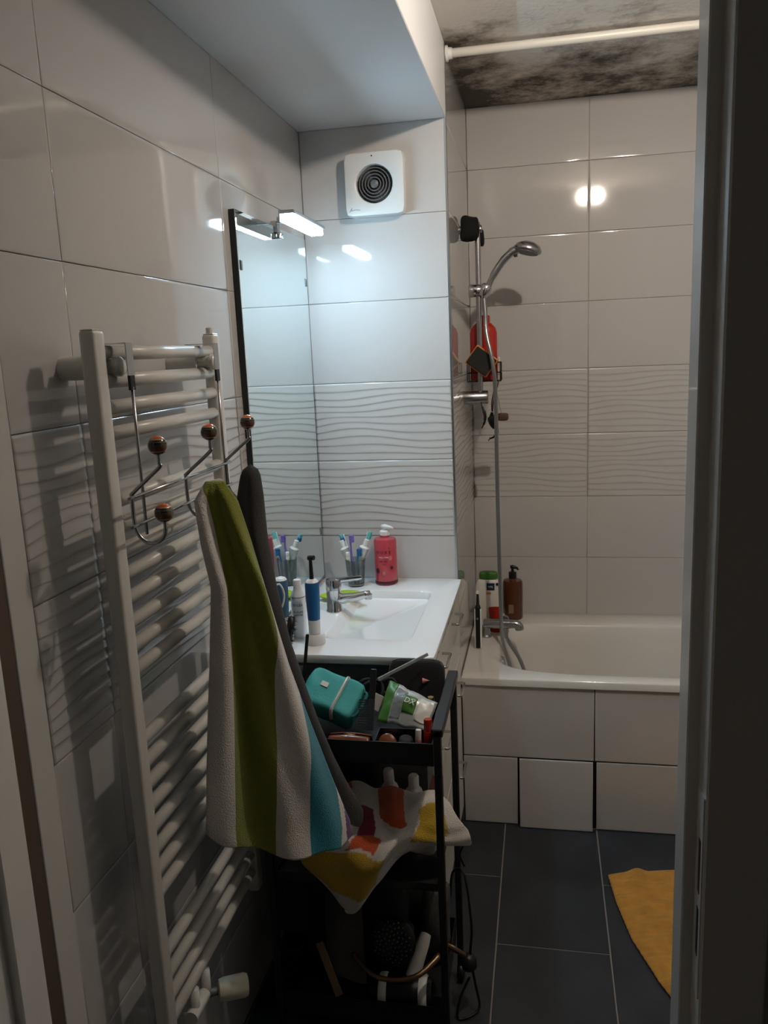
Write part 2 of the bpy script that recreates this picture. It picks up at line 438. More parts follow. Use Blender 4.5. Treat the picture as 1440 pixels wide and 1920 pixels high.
# ------------------------------------------------------------------ ceiling bulb
lp = thing('ceiling_lamp', (.262, 1.59, ZC), 'bare glowing bulb in a white ceiling socket', 'lamp')
lathe('socket', [(.0, 0), (.045, 0), (.045, -.010), (.020, -.014), (.017, -.042), (0, -.042)], T(.262, 1.59, ZC), 'plastic_white', lp)
ball('bulb', .029, (.262, 1.59, 2.418), 'bulb', lp)
# ------------------------------------------------------------------ curtain rod
rod = thing('curtain_rod', (.55, 2.585, 2.462), 'white shower curtain rod under the mouldy ceiling', 'rod')
lathe('rod', [(.0125, 0), (.0125, XR-XE)], along((XE, 2.585, 2.462), (XR, 2.585, 2.462)), 'rod_paint', rod)
for xa, xb in ((XE+.0012, XE+.02), (XR, XR-.019)):
    lathe('flange', [(.022, 0), (.022, .006), (.0165, .008), (.0155, .019)], along((xa, 2.585, 2.462), (xb, 2.585, 2.462)), 'plastic_white', rod)
# ------------------------------------------------------------------ extractor fan
fan = thing('extractor_fan', (-.49, YV, 2.106), 'square white extractor fan with round ringed grille on the tiles', 'fan')
fx, fz, yf = -.4905, 2.106, YV-.040
def fan_plate():
    n = 48; rings = []; hs = .090
    def sq(k, h, r=.008):
        a = 2*PI*k/n+PI/4*0; c, s = math.cos(a), math.sin(a); q = (abs(c)**14+abs(s)**14)**(1/14); return c*h/q, s*h/q
    def circ(k, r): a = 2*PI*k/n; return r*math.cos(a), r*math.sin(a)
    for f, y in ((lambda k: sq(k, hs), YV), (lambda k: sq(k, hs), yf+.006), (lambda k: sq(k, hs-.0015), yf+.0015), (lambda k: sq(k, hs-.006), yf), (lambda k: circ(k, .060), yf+.0005), (lambda k: circ(k, .056), yf+.003), (lambda k: circ(k, .053), yf+.022)):
        rings.append([Vector((fx+f(k)[0], y, fz+f(k)[1])) for k in range(n)])
    return ringme('cover', rings, (True, True))
cv = fillet_smooth(link('cover', fan_plate(), 'fan_white', fan), 35)
lathe('duct', [(.0525, 0), (.0525, .004), (0, .004)], along((fx, yf+.0225, fz), (fx, yf, fz)), 'fan_inner', fan)
for r in (.046, .037, .028, .019):
    lathe('ring', [(r-.0014, 0), (r-.0014, .013), (r+.0014, .013), (r+.0014, 0)], along((fx, yf+.019, fz), (fx, yf, fz)), 'plastic_grey', fan, n=40)
lathe('hub', [(.012, 0), (.012, .013), (.008, .016), (0, .0165)], along((fx, yf+.019, fz), (fx, yf, fz)), 'plastic_grey', fan)
for a in range(4):
    an = a*PI/2+.5; c, s = math.cos(an), math.sin(an)
    tube('spoke', [(fx+.010*c, yf+.016, fz+.010*s), (fx+.052*c, yf+.016, fz+.052*s)], .0018, 'plastic_grey', fan, n=6)
lathe('screw', [(.0022, 0), (.0022, .0006), (0, .0006)], along((fx-.004, yf, fz+.078), (fx-.004, yf-.1, fz+.078)), 'black', fan, n=10)
tube('logo', spline([(fx-.078, yf-.0004, fz-.077), (fx-.070, yf-.0004, fz-.066), (fx-.073, yf-.0004, fz-.073), (fx-.058, yf-.0004, fz-.071), (fx-.045, yf-.0004, fz-.073)]), .0006, 'plastic_grey', fan, n=5)
# ------------------------------------------------------------------ mirror and its light
mr = thing('wall_mirror', (XL, 2.2, .90), 'tall frameless mirror on the left wall above the washbasin', 'mirror')
box('panel', XL+.0016, -.7105, 1.905, 2.487, .90, 1.957, 'mirror_edge', mr)
box('glass', -.7105, -.7085, 1.905, 2.487, .90, 1.957, 'mirror', mr, bev=.0006, seg=1)
for y in (1.912, 2.470):
    for z in (1.83, 1.05): box('clip', -.7085, -.7055, y, y+.012, z-.012, z+.012, 'clear', mr, bev=.001)
ll = thing('mirror_light', (-.66, 2.215, 1.955), 'glowing white bar light clamped to the mirror top', 'lamp')
box('clamp', -.722, -.703, 2.200, 2.232, 1.940, 1.972, 'chrome', ll, bev=.003)
box('arm', -.705, -.640, 2.207, 2.226, 1.966, 1.982, 'alu', ll, bev=.003)
box('screw_block', -.7084, -.694, 2.205, 2.229, 1.925, 1.942, 'chrome', ll, bev=.003)
box('housing', -.654, -.612, 2.067, 2.373, 1.9640, 1.974, 'alu', ll, bev=.003)
box('back_shield', -.6540, -.6500, 2.067, 2.373, 1.9455, 1.9740, 'alu', ll, bev=.001, seg=1)
box('diffuser', -.6480, -.6180, 2.073, 2.367, 1.9480, 1.9642, 'led', ll, bev=.003)
# ------------------------------------------------------------------ towel radiator
rad = thing('towel_radiator', (-.65, 1.33, .42), 'white towel radiator with round rails on the left wall', 'radiator')
for y0, y1 in ((1.099, 1.131), (1.544, 1.575)):
    p = fillet_smooth(box('post', -.664, -.638, y0, y1, .42, 1.660, 'rad', rad, bev=.006, seg=3))
    box('post_cap', -.6615, -.6405, y0+.0025, y1-.0025, 1.6595, 1.6615, 'rad', rad, bev=.0009, seg=1)
zs = [1.627, 1.585, 1.545, 1.505]+[1.401-.0398*k for k in range(8)]+[1.000-.0403*k for k in range(8)]+[.599-.043*k for k in range(4)]
rail_me = None
for z in zs:
    if rail_me is None:
        rail_me = latheme('rail', [(.0112, -.2065), (.0112, .2065)], Matrix.Rotation(PI/2, 4, 'X'), 20); rail_me.materials.append(M['rad'])
        for q in rail_me.polygons: q.use_smooth = len(q.vertices) == 4
    link('rail', rail_me, None, rad, (-.6515, 1.3375, z))
for y, zb in ((1.152, (1.606,)), (1.522, (1.606, .66))):
    for z in zb:
        lathe('wall_bracket', [(.0185, 0), (.0185, .062), (.0125, .064), (.0125, .088)], along((XL, y, z), (XL+.1, y, z)), 'rad', rad)
        lathe('bracket_cap', [(.015, 0), (.015, .008), (.011, .012), (0, .013)], along((XL+.088, y, z), (XL+.2, y, z)), 'rad', rad)
lathe('bleed_valve', [(.007, 0), (.007, .012), (.0045, .014), (0, .014)], T(-.651, 1.556, 1.660), 'rad', rad)
for y, z in ((1.210, .418), (1.260, .418)):
    tube('supply_pipe', [(-.645, y, .46), (-.645, y, .41), (-.655, y, .395), (-.7178, y, .39)], .010, 'rad', rad, n=12)
lathe('valve_body', [(.013, 0), (.013, .06)], along((-.645, 1.19, .415), (-.645, 1.4, .415)), 'rad', rad, n=16)
vk = lathe('valve_head', [(.012, -.012), (.019, -.010), (.0215, 0), (.0225, .04), (.020, .046), (0, .046)], along((-.618, 1.28, .402), (-.585, 1.30, .398)), 'plastic_cream', rad, n=24)
tube('valve_stem', [(-.645, 1.245, .415), (-.63, 1.27, .405), (-.618, 1.28, .402)], .008, 'plastic_grey', rad)
# ------------------------------------------------------------------ hook rack hung over the top rail
hk = thing('hook_rack', (-.615, 1.30, 1.40), 'chrome over-rail hook rack with striped wooden balls on the radiator', 'hook rack')
for y in (1.150, 1.487):
    ctr = [(-.6680, 1.6285, -1, 0), (-.6680, 1.6395, -1, 1), (-.6130, 1.6395, 1, 1), (-.6130, 1.592, 1, 0)]
    rings = [[Vector((x, y-.010, z)), Vector((x, y+.010, z)), Vector((x+.0016*nx, y+.010, z+.0016*nz)), Vector((x+.0016*nx, y-.010, z+.0016*nz))] for x, z, nx, nz in ctr]
    link('strap', ringme('strap', rings), 'alu', hk)
    box('rubber_pad', -.6150, -.6105, y-.007, y+.007, 1.570, 1.592, 'black', hk)
    tube('upright', [(-.6128, y, 1.575), (-.6128, y, 1.345)], .0026, 'chrome_dull', hk, n=8)
for z in (1.411, 1.367): tube('crossbar', [(-.6085, 1.098, z), (-.6085, 1.505, z)], .0026, 'chrome', hk, n=8)
for y in (1.110, 1.303, 1.490):
    pts = spline([(-.5605, y, 1.478), (-.5605, y, 1.462), (-.5625, y, 1.455), (-.6075, y, 1.418), (-.6105, y, 1.411), (-.6105, y, 1.372), (-.606, y, 1.354), (-.594, y, 1.342), (-.580, y, 1.340), (-.567, y, 1.347), (-.5605, y, 1.360), (-.5605, y, 1.376)], 5)
    h = tube('hook', pts, .0031, 'chrome_dull', hk, n=10)
    ball('ball', .0145, (-.5605, y, 1.489), 'striped_ball', h); ball('ball', .0145, (-.5605, y, 1.387), 'striped_ball', h)
# ------------------------------------------------------------------ towels
# rows down the cloth: v, left edge xyz, right edge xyz, band positions across
TW = [(0.0, -0.571, 1.3, 1.402, -0.542, 1.3, 1.402, -0.067, 2.067, 3.733, 5.733, 6.4), (0.125, -0.588, 1.286, 1.372, -0.524, 1.309, 1.367, 0.293, 1.16, 1.893, 2.693, 2.96), (0.25, -0.578, 1.272, 1.299, -0.508, 1.321, 1.288, 0.293, 1.054, 1.652, 2.359, 2.576), (0.375, -0.564, 1.259, 1.227, -0.493, 1.336, 1.205, 0.212, 0.933, 1.462, 2.087, 2.279), (0.5, -0.574, 1.245, 1.086, -0.467, 1.372, 1.039, 0.226, 0.697, 1.084, 1.497, 1.626), (0.625, -0.586, 1.245, 0.986, -0.44, 1.391, 0.923, 0.209, 0.592, 0.898, 1.23, 1.332), (0.75, -0.598, 1.245, 0.883, -0.411, 1.41, 0.803, 0.19, 0.511, 0.764, 1.046, 1.131), (0.875, -0.609, 1.245, 0.776, -0.379, 1.429, 0.677, 0.173, 0.446, 0.658, 0.906, 0.957), (1.0, -0.606, 1.245, 0.731, -0.375, 1.429, 0.628, 0.165, 0.424, 0.637, 0.863, 0.935)]
def towel_pt(a, v):
    """a 0..1: front from the left fold to the right fold (0..0.62), then round the back"""
    row = interp(TW, v); L, Rt = Vector(row[0:3]), Vector(row[3:6])
    if a <= .62: t = a/.62; back = 0
    else: t = 1-(a-.62)/.38*.72; back = 1
    p = L.lerp(Rt, t); w = min(1, v*3); nrm = Vector((Rt.y-L.y, -(Rt.x-L.x), 0))
    nrm = nrm.normalized() if nrm.length > 1e-6 else Vector((0, -1, 0))
    d = .015*w*math.sin(8.5*t+1.6*v+.6)+.006*w*math.sin(19*t-2*v)+.006*w*noise.noise((t*4, v*3, 1))+.012*math.sqrt(max(0, 1-(2*t-1)**2))*(1-back)
    if back: d -= (.012+.022*min(1, v*2.5))*min(1, (a-.62)/.08)
    if v < .06: d *= (v/.06)**.5
    p += nrm*d
    hem = .010*math.sin(9*t+.5)+.022*max(0, t-.85)/.15+.030*(max(0, .12-t)/.12)**2
    p.z += hem*max(0, (v-.85)/.15)
    return tuple(p)
def towel_uv(a, v):
    row = interp(TW, v); st = [0]+list(row[6:11]); t = a/.62 if a <= .62 else 1-(a-.62)/.38*.72; s = .6
    if t <= max(0, st[0]): s = .02 if st[1] > 0 else .12
    for i in range(5):
        if st[i] <= t <= st[i+1]: s = (i+(t-st[i])/max(1e-6, st[i+1]-st[i]))*.1; break
    return (min(max(s, .001), .599), v)
t1 = link('striped_towel', grid('striped_towel', towel_pt, 150, 110, towel_uv), 'striped_terry', smooth=True); solid(t1, .007)
tag(t1, 'white terry towel with green and teal stripes hanging from the middle hook', 'towel')
GT = [(1.395, -.577, -.546), (1.344, -.589, -.542), (1.269, -.588, -.541), (1.159, -.58, -.529), (1.046, -.566, -.509), (.978, -.554, -.491), (.873, -.533, -.461), (.791, -.509, -.432), (.732, -.49, -.406)]
GTr = [(-r[0],)+r[1:] for r in GT]
def grey_pt(a, v):
    z = 1.4075-(1.4075-.66)*v; l, r = interp(GTr, -min(z, 1.395))
    ang = 2*PI*a; cx, hw = (l+r)/2, (r-l)/2+.003; w = min(1, v*6); dm = math.sqrt(max(0, 1-max(0, 1-v/.035)**2))
    q = .85+.15*math.cos(3*ang+4*v)
    x = cx-hw*math.cos(ang)*dm; y = 1.490+(.019+.02*w)*math.sin(ang)*q*dm
    return x, y, z+.012*math.sin(3*ang)*max(0, v-.9)*10
t2 = link('grey_towel', grid('grey_towel', grey_pt, 48, 70), 'grey_towel', smooth=True)
tag(t2, 'dark grey towel hanging from the far hook', 'towel')
NET = [[(-0.469, 1.64, 0.49), (-0.427, 1.64, 0.49), (-0.379, 1.64, 0.49), (-0.327, 1.64, 0.49), (-0.276, 1.64, 0.49), (-0.244, 1.64, 0.49)], [(-0.469, 1.66, 0.604), (-0.427, 1.68, 0.62), (-0.379, 1.68, 0.615), (-0.327, 1.67, 0.611), (-0.276, 1.66, 0.615), (-0.244, 1.66, 0.617)], [(-0.441, 1.57, 0.61), (-0.399, 1.6, 0.623), (-0.353, 1.58, 0.61), (-0.303, 1.57, 0.621), (-0.264, 1.6, 0.643), (-0.214, 1.63, 0.618)], [(-0.45, 1.53, 0.595), (-0.397, 1.54, 0.593), (-0.35, 1.54, 0.587), (-0.309, 1.55, 0.594), (-0.263, 1.57, 0.604), (-0.185, 1.62, 0.591)], [(-0.484, 1.5, 0.58), (-0.415, 1.5, 0.567), (-0.358, 1.505, 0.562), (-0.318, 1.51, 0.581), (-0.268, 1.56, 0.58), (-0.166, 1.62, 0.553)], [(-0.51, 1.5, 0.553), (-0.446, 1.495, 0.504), (-0.382, 1.495, 0.497), (-0.342, 1.505, 0.532), (-0.283, 1.575, 0.554), (-0.167, 1.64, 0.516)], [(-0.495, 1.505, 0.529), (-0.435, 1.505, 0.44), (-0.409, 1.505, 0.428), (-0.357, 1.505, 0.494), (-0.298, 1.59, 0.536), (-0.191, 1.66, 0.5)]]
def cr(ps, t):
    n = len(ps)-1; i = min(int(t*n), n-1); f = t*n-i
    g = lambda j: Vector(ps[min(max(j, 0), n)])
    p0, p1, p2, p3 = g(i-1), g(i), g(i+1), g(i+2)
    return .5*((2*p1)+(p2-p0)*f+(2*p0-5*p1+4*p2-p3)*f*f+(3*p1-p0-3*p2+p3)*f**3)
def drape(a, b):
    p = cr([cr(r, a) for r in NET], b); b = max(0, (b*6-1)/5)
    p.y += .008*math.sin(16*a+5*b)*(.4+b)+.010*noise.noise((a*7, b*7, 2)); p.z += .007*math.sin(13*a+9*b)*(1-b)
    return tuple(p)
dme = grid('draped_towel', drape, 90, 90)
ca = dme.color_attributes.new('dye', 'FLOAT_COLOR', 'POINT')
ORA, MAG, YEL = (.55, .085, .02), (.20, .012, .05), (.50, .33, .02)
for j in range(91):
    for i in range(91):
        a, b = i/90, (j/90*6-1)/5; wa = a+.02*math.sin(11*b); wb = b+.03*math.sin(7*a); c = WT
        if wb < .30 and wa < .14: c = ORA
        elif wb < .27 and .40 < wa < .64: c = ORA
        elif .22 < wb < .46 and .19 < wa < .33: c = MAG
        elif .46 < wb < .60 and .17 < wa < .42: c = ORA
        elif .62 < wb < .90 and wa < .56: c = YEL
        elif .25 < wb < .62 and .76 < wa < .90: c = YEL
        ca.data[j*91+i].color = (*c, 1)
t3 = link('draped_towel', dme, 'dyed_terry', smooth=True); solid(t3, .012)
tag(t3, 'crumpled white towel with yellow, orange and magenta patches draped over the black trolley', 'towel')
# ------------------------------------------------------------------ washbasin unit
van = thing('vanity_cabinet', (-.5, 2.195, .06), 'white vanity cabinet with chrome handles under the washbasin', 'cabinet')
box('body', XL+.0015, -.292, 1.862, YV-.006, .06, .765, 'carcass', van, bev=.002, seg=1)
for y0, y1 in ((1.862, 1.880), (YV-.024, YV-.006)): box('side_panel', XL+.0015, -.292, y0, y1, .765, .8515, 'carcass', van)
box('front_apron', -.310, -.292, 1.880, YV-.024, .765, .8515, 'lacquer', van)
for y0, y1 in ((1.866, 2.2035), (2.2065, 2.54)):
    for z0, z1 in ((.62, .846), (.345, .616), (.07, .341)):
        d = box('drawer', -.2915, -.2735, y0-.004*(y0 < 2), y1, z0, z1, 'lacquer', van, bev=.0015, seg=1)
        yc = (y0+y1)/2; zh = z1-.05
        tube('handle', [(-.2735, yc-.05, zh), (-.254, yc-.05, zh), (-.250, yc-.046, zh), (-.250, yc+.046, zh), (-.254, yc+.05, zh), (-.2735, yc+.05, zh)], .004, 'chrome', d, n=10)
def basin():
    n = 96; cx, cy = -.4575, 2.183; rings = []
    def rr(k, hx, hy, ex, ox=0): 
        a = 2*PI*k/n; c, s = math.cos(a), math.sin(a); q = (abs(c/hx)**ex+abs(s/hy)**ex)**(1/ex); return cx+ox+c/q, cy+s/q
    OX = (XL+.001+(-.262))/2-cx; OY = (1.845+YV-.002)/2-cy
    def outer(k, d=0):
        a = 2*PI*k/n; c, s = math.cos(a), math.sin(a); hx, hy = (-.262-XL-.001)/2-d, (YV-.002-1.845)/2-d
        q = (abs(c/hx)**60+abs(s/hy)**60)**(1/60); return cx+OX+c/q, cy+OY+s/q
    for f, z in ((lambda k: outer(k, .004), .852), (lambda k: outer(k), .856), (lambda k: outer(k), .872), (lambda k: outer(k, .001), .8750), (lambda k: outer(k, .004), .876), (lambda k: rr(k, .122, .222, 18), .876), (lambda k: rr(k, .1185, .2185, 14), .8755), (lambda k: rr(k, .116, .2165, 13), .872), (lambda k: rr(k, .105, .213, 12, .010), .850), (lambda k: rr(k, .090, .207, 10, .022), .806), (lambda k: rr(k, .082, .200, 9, .028), .793), (lambda k: rr(k, .072, .188, 7, .034), .788), (lambda k: rr(k, .02, .05, 3, .036), .785)):
        rings.append([Vector((*f(k), z)) for k in range(n)])
    return ringme('washbasin', rings)
wb = thing('washbasin', (-.49, 2.195, .852), 'white ceramic washbasin top with rectangular bowl', 'washbasin')
fillet_smooth(link('basin', basin(), 'ceramic', wb), 50)
d = Vector((.85, 0, .52)).normalized(); p0 = Vector((-.5448, 2.150, .838))
lathe('overflow_hole', [(0, 0), (.0085, 0), (.0085, .0012), (0, .0012)], along(p0, p0+d), 'black', wb, n=16)
lathe('drain', [(.020, 0), (.020, .002), (.016, .003), (0, .0032)], T(-.42, 2.183, .7856), 'chrome', wb, n=20)
# basin tap
tp = thing('basin_tap', (-.600, 2.195, .876), 'chrome single-lever tap on the washbasin', 'tap')
lathe('body', [(.0245, 0), (.0245, .003), (.0225, .006), (.0215, .058), (.0225, .064), (.0225, .066)], T(-.600, 2.195, .876), 'chrome', tp)
lathe('cartridge_cap', [(.0228, 0), (.0228, .024), (.0205, .029), (0, .030)], Matrix.Translation((-.600, 2.195, .9425)), 'chrome', tp)
tube('spout', [(-.600, 2.195, .912), (-.570, 2.193, .914), (-.535, 2.190, .920), (-.505, 2.188, .928), (-.492, 2.187, .930)], [.016, .0155, .013, .0115, .0112], 'chrome', tp, n=16)
lathe('aerator', [(.0105, 0), (.0105, .014), (.009, .015)], along((-.495, 2.187, .930), (-.495, 2.187, .90)), 'chrome', tp, n=16)
lathe('lever', [(.008, 0), (.007, .03), (.0055, .072), (.004, .076)], along((-.592, 2.197, .966), (-.525, 2.205, .973)), 'chrome', tp, n=14, sx=.55, sy=1.2)
# soap dish (leaf)
def leaf(a, b):
    t = a*2-1; w = .042*(1-abs(t)**2.2)
    return (-.607+.072*t, 2.305+(b*2-1)*w+.012*t, .8785+.012*(abs(b*2-1)**2)*(1-abs(t)**3)+.010*t*t)
sd = solid(link('soap_dish', grid('soap_dish', leaf, 24, 12), 'lime', smooth=True), .003)
tag(sd, 'lime green leaf-shaped soap dish behind the basin tap', 'soap dish')
# tumbler with dental things
cx, cy, cz = -.594, 2.455, .876
tum = tag(lathe('tumbler', [(.0255, 0), (.0265, .002), (.033, .088), (.0318, .088), (.0252, .008), (0, .007)], T(cx, cy, cz), 'smoke_glass', n=32), 'smoky glass tumbler of toothbrushes and toothpaste on the washbasin corner', 'tumbler')
def paste(name, base, top, label, capm='plastic_white', roll=0.):
    o = thing(name, base, label, 'toothpaste', 'toothpaste tubes in the glass tumbler'); L = (Vector(top)-Vector(base)).length
    dz = (Vector(top)-Vector(base)).normalized(); dy = Vector((0, 1, 0)); dy = (dy-dz*dy.dot(dz)).normalized(); dx = dy.cross(dz)
    xf = T(*base) @ Matrix((dx, dy, dz)).transposed().to_4x4() @ Matrix.Rotation(roll, 4, 'Z'); n = 20; rings = []
    for t in (0, .04, .3, .55, .66, .78, .80):
        z = t*L; hx, hy = .0118+.0036*min(1, max(0, (t-.55)/.12)), .0008+.0112*min(1, t/.7)+.0034*min(1, max(0, (t-.55)/.12))
        rings.append([xf @ Vector((hx*math.cos(2*PI*k/n), hy*math.sin(2*PI*k/n), z)) for k in range(n)])
    fillet_smooth(link('tube_body', ringme('tube_body', rings), 'foil', o), 50)
    lathe('shoulder', [(.0154, .795*L), (.0154, .81*L), (.007, .85*L)], xf, 'plastic_white', o, n=20)
    lathe('cap', [(.0075, .845*L), (.0085, .85*L), (.0075, .985*L), (0, .99*L)], xf, capm, o, n=16); return o
paste('toothpaste_tube', (-.581, 2.447, .8850), (-.635, 2.445, 1.0285), 'silver toothpaste tube leaning towards the mirror')
paste('toothpaste_tube', (-.607, 2.459, .8850), (-.553, 2.461, 1.0285), 'silver toothpaste tube leaning towards the pink pump bottle')
def brush(base, top, hcol, bcol, label, face=(0, -1, 0), bcol2=None):
    o = thing('toothbrush', base, label, 'toothbrush', 'toothbrushes in the glass tumbler')
    b, t = Vector(base), Vector(top); d = (t-b).normalized(); L = (t-b).length; f = Vector(face); f = (f-d*f.dot(d)).normalized()
    q = [b, b+d*L*.35+f*.001, b+d*L*.62-f*.001, b+d*L*.80+f*.001, t]
    tube('handle', spline(q, 5), [.0028+.0012*math.sin(PI*min(1, i/14)) if i < 15 else .0030 for i in range(21)], hcol, o, n=8)
    Rm = Matrix((d.cross(f), f, d)).transposed().to_4x4()
    for i, m in enumerate((bcol, bcol2 or bcol)):
        me = boxme('bristles', -.0055, .0055, .002, .0135, .0125*i-.021, .0125*i-.009, .001, 1); me.transform(T(*t) @ Rm); link('bristles', me, m, o)
brush((-.588, 2.4750, .888), (-.634, 2.4745, 1.040), 'plastic_white', 'blue', 'toothbrush with blue and teal bristles', (-.8, -.5, 0), 'teal_light')
brush((-.594, 2.4365, .888), (-.602, 2.4260, 1.046), 'purple', 'purple', 'purple toothbrush between the two toothpaste tubes', (1, -.3, 0))
brush((-.583, 2.4375, .888), (-.579, 2.4290, 1.002), 'blue', 'blue', 'short blue toothbrush low in the tumbler', (1, -.4, 0))
brush((-.602, 2.4660, .888), (-.553, 2.4835, 1.046), 'plastic_white', 'teal_light', 'white toothbrush with teal bristles next to the pink bottle', (1, -.4, 0))
brush((-.6035, 2.4380, .889), (-.607, 2.4280, .992), 'plastic_white', 'plastic_white', 'short plain white toothbrush beside the purple one', (-.2, -1, 0))
# pink pump bottle
pb = thing('pump_bottle', (-.500, 2.486, .876), 'pink soap pump bottle on the washbasin by the tiled wall', 'bottle')
lathe('bottle', [(.033, 0), (.0362, .003), (.0365, .010), (.0365, .142), (.033, .150), (.016, .153), (.0145, .162), (0, .162)], T(-.500, 2.486, .876), 'pink_gel', pb, n=40)
lathe('base_glass', [(.0366, .004), (.0371, .007), (.0371, .012), (.0366, .014)], T(-.500, 2.486, .876), 'ink', pb, n=40)
lathe('pump_collar', [(.0155, .160), (.0155, .173), (.012, .175), (.006, .176), (.006, .184)], T(-.500, 2.486, .876), 'plastic_white', pb)
tube('pump_nozzle', [(-.508, 2.488, 1.061), (-.498, 2.485, 1.063), (-.478, 2.478, 1.062), (-.470, 2.476, 1.059)], [.008, .0085, .005, .0035], 'plastic_white', pb)
def wrap(o, cx, cy, r, y0):
    for v in o.data.vertices:
        w = v.co+ORG[o.name]; a = (w.x-cx)/r; d = r+.0004+(y0-w.y); w.x, w.y = cx+d*math.sin(a), cy-d*math.cos(a); v.co = w-ORG[o.name]
for s, sz, z, m in (('N U X E', .0135, .982, 'ink'), ('very rose', .0085, .968, 'ink_white'), ('HAIR & BODY', .0042, .955, 'ink'), ('MMXVI', .004, .946, 'ink')):
    o = text('lettering', s, sz, T(-.500, 2.45, z) @ FACE, m, pb, .0002); wrap(o, -.500, 2.486, .0365, 2.45)
for dx, z, r, m in ((.022, .966, .008, 'pinkred'), (-.022, .925, .009, 'ink'), (.026, .935, .006, 'ink'), (.0, .918, .006, 'pinkred'), (.018, 1.000, .002, 'ink')):
    a = dx/.0365; c = Vector((-.5+.0368*math.sin(a), 2.486-.0368*math.cos(a), z)); nrm = Vector((math.sin(a), -math.cos(a), 0))
    lathe('petal_print', [(0, 0), (r, 0), (r, .0003), (0, .0003)], along(c, c+nrm), m, pb, n=14, sx=.8)
# electric toothbrush on its charger
def etooth(loc, label, bluem, head=True, h=1.):
    x, y, z = loc; o = thing('electric_toothbrush', loc, label, 'toothbrush')
    lathe('charger', [(.026, 0), (.0268, .003), (.0262, .020), (.022, .026), (.013, .028), (0, .028)], T(x, y, z), 'plastic_white', o, n=32, sx=1, sy=.9)
    lathe('grip_base', [(.0145, .028), (.0152, .032), (.0158, .066)], T(x, y, z), 'plastic_white', o)
    lathe('grip', [(.0159, .066), (.0175, .10), (.0185, .135), (.0185, .160), (.017, .166)], T(x, y, z), bluem, o)
    lathe('grip_top', [(.017, .166), (.0135, .171), (.006, .174)], T(x, y, z), 'plastic_white', o)
    if head:
        lathe('shaft', [(.0058, .174), (.0052, .20), (.0042, .226)], T(x, y, z), 'black', o, n=14)
        lathe('brush_head', [(.006, -.004), (.0066, 0), (.0066, .006), (.0062, .013)], along((x-.002, y, z+.229), (x+.02, y-.004, z+.231)), 'black', o, n=14)
    return o
etooth((-.583, 1.925, .876), 'electric toothbrush with blue grip and black head standing on its white charger', 'blue')
etooth((-.672, 1.940, .876), 'grey-blue electric toothbrush handle without head beside the mirror', 'blue_grey', False)
for i, pts in enumerate(([(-.690, 1.916, .880), (-.696, 1.904, .95), (-.682, 1.900, 1.02), (-.664, 1.905, 1.040), (-.655, 1.912, 1.01), (-.664, 1.906, .975), (-.690, 1.896, .965), (-.706, 1.890, .92), (-.700, 1.880, .8800), (-.685, 1.868, .8788)],)):
    tag(tube('charger_cord', spline(pts, 6), .0026, 'plastic_white', n=7), 'white charger cord looped beside the mirror', 'cord')
lb = thing('lotion_bottle', (-.638, 1.972, .876), 'slim white lotion bottle with dark lettering behind the electric toothbrush', 'bottle')
lathe('bottle', [(.018, 0), (.0195, .003), (.0195, .108), (.0195, .112)], T(-.638, 1.972, .876), 'ceramic', lb)
lathe('ring', [(.0197, .112), (.0197, .1135)], T(-.638, 1.972, .876), 'navy', lb)
lathe('cap', [(.0195, .1135), (.017, .122), (.0115, .130), (.0105, .136), (.0105, .156), (.009, .158), (0, .158)], T(-.638, 1.972, .876), 'plastic_white', lb)
for s, sz, z in (('XYLEX', .0095, .965), ('5% PURE', .0075, .947), ('CERTIFIE', .0065, .939)):
    o = text('lettering', s, sz, T(-.634, 1.95, z) @ FACE, 'ink_grey', lb, .0002); wrap(o, -.638, 1.972, .0195, 1.95)
# black fluffy brush standing by the towel
fb = thing('hair_brush', (-.640, 1.895, .878), 'small black bristly hair brush beside the lotion bottle', 'brush')
tube('core', [(-.648, 1.892, .880), (-.640, 1.897, .925), (-.634, 1.900, .955)], [.008, .011, .008], 'black', fb)
def bristle_mesh():
    vs = []; fs = []
    for i in range(260):
        t = random.random(); c = Vector((-.648, 1.892, .882)).lerp(Vector((-.634, 1.900, .955)), t); a = random.random()*2*PI
        d = Vector((math.cos(a), math.sin(a)*.9, random.uniform(-.4, .4))).normalized(); s = d.orthogonal()*.0012; L = random.uniform(.014, .021); k = len(vs)
        vs += [c-s, c+s, c+d*L]; fs.append((k, k+1, k+2))
    return raw('bristles', vs, fs)
link('bristles', bristle_mesh(), 'black', fb)
# ------------------------------------------------------------------ black trolley
XT0, XT1, YT0, YT1 = -.600, -.216, 1.53, 1.83
tr = thing('trolley', ((XT0+XT1)/2, (YT0+YT1)/2, 0), 'black metal three-tier trolley full of toiletries in front of the vanity', 'trolley')
for x in (XT0, XT1):
    for y in (YT0, YT1):
        box('post', x-.008, x+.008, y-.008, y+.008, .045, .846, 'black_metal', tr, bev=.002, seg=1)
        lathe('castor', [(.020, -.009), (.022, -.006), (.022, .006), (.020, .009)], along((x, y, .023), (x+.1, y, .023)), 'black', tr, n=20)
    box('side_rail', x-.012, x+.012, YT0-.008, YT1+.008, .832, .850, 'black_metal', tr, bev=.002, seg=1)
def tray(z, h):
    x0, x1, y0, y1 = XT0+.010, XT1-.010, YT0+.002, YT1-.002; t = .0015
    o = box('tray', x0, x1, y0, y1, z, z+t*2, 'black_metal', tr)
    for a in ((x0, x1, y0, y0+t), (x0, x1, y1-t, y1), (x0, x0+t, y0, y1), (x1-t, x1, y0, y1)): box('tray_side', a[0], a[1], a[2], a[3], z, z+h, 'black_metal', o)
    return o
tray(.762, .050); tray(.470, .018); tray(.120, .060)
# --- things in the top tray (tray floor z = .765)
ZT = .7655
